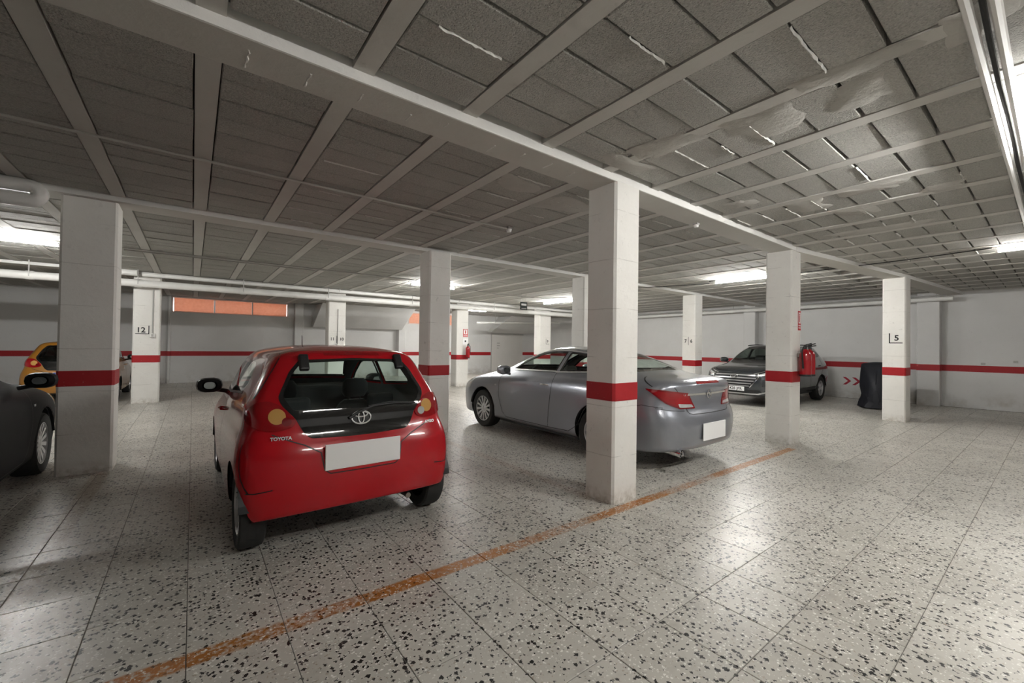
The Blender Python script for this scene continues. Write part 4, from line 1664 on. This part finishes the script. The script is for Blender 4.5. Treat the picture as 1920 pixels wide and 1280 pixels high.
s_lines = [
    ('window_chrome', sl, win_f[1:2] + [(.76, 1.083), (.47, 1.262), (.15, 1.388), (-.15, 1.42), (-.50, 1.42), (-.93, 1.388), (-1.23, 1.328), (-1.50, 1.21), (-1.31, 1.145), (-.42, 1.098)], .016, .006, 'satin'),
    ('door_gap', sl, [(.92, .98), (.90, .62), (.80, .36), (.70, .28), (-.36, .28)], .008, .003, 'dark'),
    ('door_gap', sl, [(-.45, 1.10), (-.42, .70), (-.36, .28), (-.80, .29), (-.98, .40), (-1.10, .62), (-1.30, .82), (-1.42, 1.0), (-1.40, 1.14)], .008, .003, 'dark'),
    ('sill_crease', sl, [(.85, .31), (-.80, .34)], .012, .003, 'silver'),
    ('boot_gap', ('rear', 'rear-'), [(.66, 1.02), (.60, .95), (.50, .78), (.46, .71), (.40, .695), (0, .69)], .008, .003, 'dark'),
    ('boot_gap', sl, [(-2.10, 1.02), (-1.88, 1.12)], .008, .003, 'dark'),
    ('chrome_bar', ('rear', 'rear-'), [(0, .925), (.30, .928), (.53, .93)], .026, .008, 'chrome'),
    ('bumper_gap', ('rear', 'rear-'), [(.52, .74), (.70, .75), (.84, .77)], .006, .003, 'dark'),
    ('bumper_gap', sl, [(-2.22, .78), (-2.0, .80), (-1.66, .69)], .006, .003, 'dark'),
    ('bonnet_gap', ('front', 'front-'), [(0, .79), (.45, .80), (.62, .86), (.68, .98)], .008, .003, 'dark'),
]
s_spec = dict(paint='silver', w=.925, axR=-1.315, axF=1.42, r=.335, tw=.225, rim=.228, spokes=13, regions=s_regs, lines=s_lines, seatx=-.10, seaty=.38, seatz=.06, benchx=-1.05, benchz=.95,
              dashx=.62, dashz=1.02, mirror=(.62, 1.03, 1.085), mirror_mat='silver', handles=[(-.27, .905), (-1.20, .95)], handle_mat='chrome', zu=.19, seat='seatbeige', gap=.05, tuck=.02)
silver = empty('sedan_car', (5.17, 6.47 - 1.42, 0), R90, 'grey metallic sedan parked right behind the nearest pillar', 'car')
bvh = make_car('sedan', silver, SEDAN, s_spec)
plate(silver, bvh, 'rear', 0, .475, .54, .21, .014)
mb = MB().tube(ellipse(.052, .052), .006, 8, closed=True)
mb.add([(-.075, -.004, .004), (.012, -.004, .022), (.006, -.004, .002), (.075, -.004, -.006), (-.012, -.004, -.022), (-.006, -.004, -.002)], [(0, 5, 2, 1), (3, 2, 5, 4)])
on_surface(mb.build('badge', 'chrome', silver, True), bvh, 'rear', 0, .925, .016)
for y in (.60,):
    q = MB().tube([(-2.36, y, .25), (-2.10, y, .26)], .045, 16, cap=False).tube([(-2.33, y, .25), (-2.1, y, .26)], .038, 16)
    q.build('exhaust_tip', 'chrome', silver, True)
# side repeaters in the front wings
for side in sl:
    p, n = surf_point(bvh, side, 1.02, .80)
    o = MB().box((-.02, -.006, -.012), (.02, .006, .012)).build('side_repeater', 'clearlens', silver)
    o.location = p

# ---------------------------------------------------------------- dark SUV
SUV = [
    (-2.0, .3, .76, .80, .76, .35, 2.03, .36, .30, .28, .26),
    (-2.16, .34, .86, .88, .86, .44, 2.16, .37, .34, .31, .29),
    (-2.20, .35, .895, .905, .885, .47, 2.21, .45, .42, .39, .36),
    (-2.22, .35, .915, .922, .90, .48, 2.24, .58, .58, .54, .48),
    (-2.22, .35, .92, .925, .90, .48, 2.245, .76, .78, .74, .66),
    (-2.21, .33, .905, .92, .885, .48, 2.22, .92, .94, .88, .80),
    (-2.19, .32, .875, .905, .84, .42, 2.05, 1.04, 1.05, .98, .95),
    (-2.15, .30, .835, .87, .78, .34, 1.58, 1.14, 1.14, 1.05, 1.05),
    (-2.09, .30, .79, .83, .74, .28, 1.18, 1.23, 1.21, 1.11, 1.125),
    (-1.97, .28, .70, .74, .68, .22, .74, 1.40, 1.38, 1.35, 1.36),
    (-1.82, .25, .625, .65, .61, .18, .28, 1.56, 1.54, 1.525, 1.55),
    (-1.68, .2, .51, .54, .5, .15, .10, 1.612, 1.60, 1.595, 1.605),
    (-1.4, .15, .27, .31, .26, .1, -.1, 1.637, 1.635, 1.635, 1.632),
    (-1.1, .1, 0, 0, 0, .08, -.3, 1.648, 1.648, 1.648, 1.645)]
v_regs = [
    ('front_window', sl, [(.78, 1.145), (-.35, 1.19), (-.38, 1.53), (.06, 1.53), (.34, 1.44), (.60, 1.30)], .03, .35, 'blackgloss', .0, ('window_glass', .025, 'darkglass')),
    ('rear_window', sl, [(-.42, 1.19), (-1.55, 1.26), (-1.75, 1.34), (-1.55, 1.47), (-1.2, 1.53), (-.45, 1.535)], .03, .35, 'blackgloss', .0, ('window_glass', .025, 'darkglass')),
    ('windscreen', ('front',), [(.67, 1.155), (.54, 1.52), (0, 1.54), (-.54, 1.52), (-.67, 1.155), (0, 1.175)], .03, -.1, 'blackgloss', .0, ('window_glass', .03, 'glass')),
    ('rear_screen', ('rear',), [(.60, 1.25), (.50, 1.52), (-.50, 1.52), (-.60, 1.25)], .04, 1.6, 'blackgloss', .0, ('window_glass', .03, 'darkglass')),
    ('headlamp', ('frontL', 'frontR'), [(.70, .965), (.95, .90), (1.20, .83), (1.19, .78), (1.02, .80), (.80, .86)], .012, 1.3, 'blackgloss', .004, ('lamp_lens', .012, 'clearlens')),
    ('grille', ('front',), [(-.36, .50), (.36, .50), (.55, .74), (.56, .82), (.46, .86), (-.46, .86), (-.56, .82), (-.55, .74)], .03, 1.7, 'dark', .002, None),
    ('lower_intake', ('front',), [(-.62, .35), (.62, .35), (.60, .44), (-.60, .44)], .02, 1.7, 'trim', .003, None),
    ('fog_lamp', ('frontL', 'frontR'), [(.92, .55), (1.08, .53), (1.06, .60), (.94, .64)], .02, 1.3, 'trim', .004, None),
    ('tail_lamp', ('rearL', 'rearR'), [(-.83, 1.06), (-1.18, 1.02), (-1.22, .92), (-.90, .94)], .03, 1.2, 'redlens', .008, None),
]
v_lines = [
    ('grille_bar', ('front',), [(-.50, .805), (0, .81), (.50, .805)], .030, .014, 'alloy'),
    ('grille_bar', ('front',), [(-.53, .735), (0, .74), (.53, .735)], .030, .014, 'alloy'),
    ('grille_bar', ('front',), [(-.48, .665), (0, .67), (.48, .665)], .030, .014, 'alloy'),
    ('grille_bar', ('front',), [(-.42, .598), (0, .60), (.42, .598)], .028, .014, 'alloy'),
    ('grille_bar', ('front',), [(-.37, .535), (0, .535), (.37, .535)], .024, .014, 'alloy'),
    ('grille_chrome', ('front', 'front-'), [(.55, .85), (.585, .80), (.56, .73), (.38, .50)], .022, .012, 'chrome'),
    ('lamp_chrome', ('frontL', 'frontR'), [(.68, .985), (.95, .918), (1.21, .845)], .014, .010, 'chrome'),
    ('skid_strip', ('front', 'front-'), [(0, .335), (.55, .34), (.80, .42)], .03, .012, 'alloy'),
    ('door_gap', sl, [(.95, 1.04), (.95, .7), (.85, .40), (-.38, .40), (-.42, .9), (-.40, 1.17)], .008, .003, 'dark'),
    ('door_gap', sl, [(-.38, .40), (-.95, .42), (-1.10, .66), (-1.40, .9), (-1.50, 1.22)], .008, .003, 'dark'),
    ('bonnet_gap', ('front', 'front-'), [(0, .90), (.48, .905), (.62, .95), (.70, 1.05)], .008, .003, 'dark'),
    ('sill_cladding', sl, [(.88, .37), (-.85, .40)], .09, .006, 'trim'),
]
v_spec = dict(paint='graphite', w=.925, axR=-1.30, axF=1.37, r=.355, tw=.225, rim=.225, spokes=5, regions=v_regs, lines=v_lines, seatx=-.05, seaty=.38, seatz=.18, benchx=-1.05, benchz=1.05,
              dashx=.55, dashz=1.08, mirror=(.70, 1.02, 1.17), mirror_mat='graphite', handles=[(-.22, 1.0), (-1.25, 1.03)], handle_mat='graphite', zu=.27, gap=.05, tuck=.02, res=dict(mu=6, mv=5))
suv = empty('suv_car', (11.45 + 2.245, 5.27, 0), math.pi, 'dark grey SUV facing left, parked behind the extinguisher pillar', 'car')
bvh = make_car('suv', suv, SUV, v_spec)
plate(suv, bvh, 'front', 0, .455, .52, .11, .02, '2428 JPR', True)
mb = MB().tube(ellipse(.085, .043), .008, 8, closed=True)
mb.tube([(-.045, 0, -.028), (-.018, 0, .030)], .007, 6).tube([(.018, 0, -.030), (.045, 0, .028)], .007, 6).tube([(-.03, 0, .004), (.03, 0, -.004)], .007, 6)
on_surface(mb.build('badge', 'chrome', suv, True), bvh, 'front', 0, .772, .03)
for y in (-.50, .50):
    pts = []
    for k in range(9):
        x = .12 - 1.75 * k / 8
        pts.append((x, y + .06 * math.copysign(1, y), 1.60 + .035 * math.sin(math.pi * k / 8)))
    MB().tube(pts, .014, 8).build('roof_rail', 'trim', suv, True)


# ---------------------------------------------------------------- copies of the bodies in other paint
def copy_car(src, name, loc, rz, repaint, label, skip=()):
    r = empty(name, loc, rz, label, 'car')

    def rec(o, par):
        for ch in list(o.children):
            base = ch.name.split('.')[0]
            if base in skip:
                continue
            c = ch.copy()
            COL.objects.link(c)
            c.parent = par
            if c.type == 'MESH' and c.material_slots:
                m0 = ch.data.materials[0]
                for a, b in repaint.items():
                    if m0 == M[a]:
                        c.material_slots[0].link = 'OBJECT'
                        c.material_slots[0].material = M[b]
            rec(ch, c)

    rec(src, r)
    return r


black = copy_car(silver, 'sedan_car', (-2.20, 6.86 - 1.42, 0), R90, {'silver': 'black', 'seatbeige': 'seat', 'glass': 'darkglass'}, 'black car cut off by the left edge, its wing mirror and front wheel showing', ('badge', 'number_plate'))
yel = copy_car(red, 'hatchback_car', (-2.20, 13.55 + 1.70, 0), R90, {'red': 'yellow', 'glass': 'darkglass'}, 'yellow hatchback mostly hidden behind the left pillar', ('badge', 'lettering', 'number_plate', 'glass_hinge', 'tailgate_handle'))
yp = MB().box((-.26, -.006, -.055), (.26, .006, .055)).build('number_plate', 'plate', yel)
yp.location = (-1.70, 0, .70)
yp.rotation_euler = (0, 0, -R90)
MB().box((-.255, -.0072, -.05), (-.215, -.006, .05)).build('blue_strip', 'blue', yp)
yb = MB().box((-.62, -.012, -.035), (.62, .012, .035)).build('bumper_strip', 'trim', yel)
yb.location = (-1.712, 0, .56)
yb.rotation_euler = (0, 0, -R90)

# ---------------------------------------------------------------- covered motorbike
def moto_cover(loc, rz):
    o = empty('motorbike_cover', loc, rz, 'black cloth cover draped over a motorbike beside the pillar numbered 5', 'cover')
    # long profile: (x, top height, half width at the top, half width at the hem)
    prof = [(-1.02, .62, .02, .10), (-.98, .70, .08, .26), (-.80, .84, .13, .33), (-.50, .92, .17, .36), (-.15, .95, .20, .38), (.15, 1.02, .25, .40), (.36, 1.17, .36, .42), (.52, 1.20, .34, .41), (.70, 1.10, .22, .36), (.90, .85, .13, .30), (1.02, .62, .08, .24), (1.06, .50, .02, .10)]
    n = 40
    vs, fs = [], []
    rnd = random.Random(3)
    ph = [rnd.uniform(0, 6.3) for _ in range(6)]
    # interpolate the profile
    xs = np.array([p[0] for p in prof])
    X = np.linspace(-1.02, 1.06, 46)
    for i, x in enumerate(X):
        h, wt, wb = (np.interp(x, xs, [p[k] for p in prof]) for k in (1, 2, 3))
        for k in range(n + 1):
            t = k / n * 2 - 1
            a = abs(t)
            sg = 1 if t >= 0 else -1
            if a < .34:
                y = wt * a / .34
                z = h - .05 * (a / .34) ** 2
            else:
                q = (a - .34) / .66
                y = wt + (wb - wt) * q ** .7
                z = (h - .05) * (1 - q) + .03 * q
                fold = math.sin(x * 16 + ph[0] + 2 * q) * .5 + math.sin(x * 31 + ph[1] - 3 * q) * .3 + math.sin(x * 9 + ph[2])
                y += .022 * fold * (q ** .8)
                y -= .05 * math.exp(-((q - .72) / .12) ** 2)        # strap
            vs.append((x + .02 * math.sin(7 * z + ph[3] + sg), sg * y, max(.006, z)))
    w_ = n + 1
    for i in range(len(X) - 1):
        for k in range(n):
            fs.append((i * w_ + k, i * w_ + k + 1, (i + 1) * w_ + k + 1, (i + 1) * w_ + k))
    fs.append(tuple(range(w_)))
    fs.append(tuple((len(X) - 1) * w_ + k for k in range(w_ - 1, -1, -1)))
    MB().add(vs, fs).build('cloth', 'cover', o, True)
    MB().box((-1.0, -.02, .30), (-.985, .02, .36)).build('strap_buckle', 'brass', o)
    return o


moto_cover((14.85, 2.98, 0), math.pi + .12)
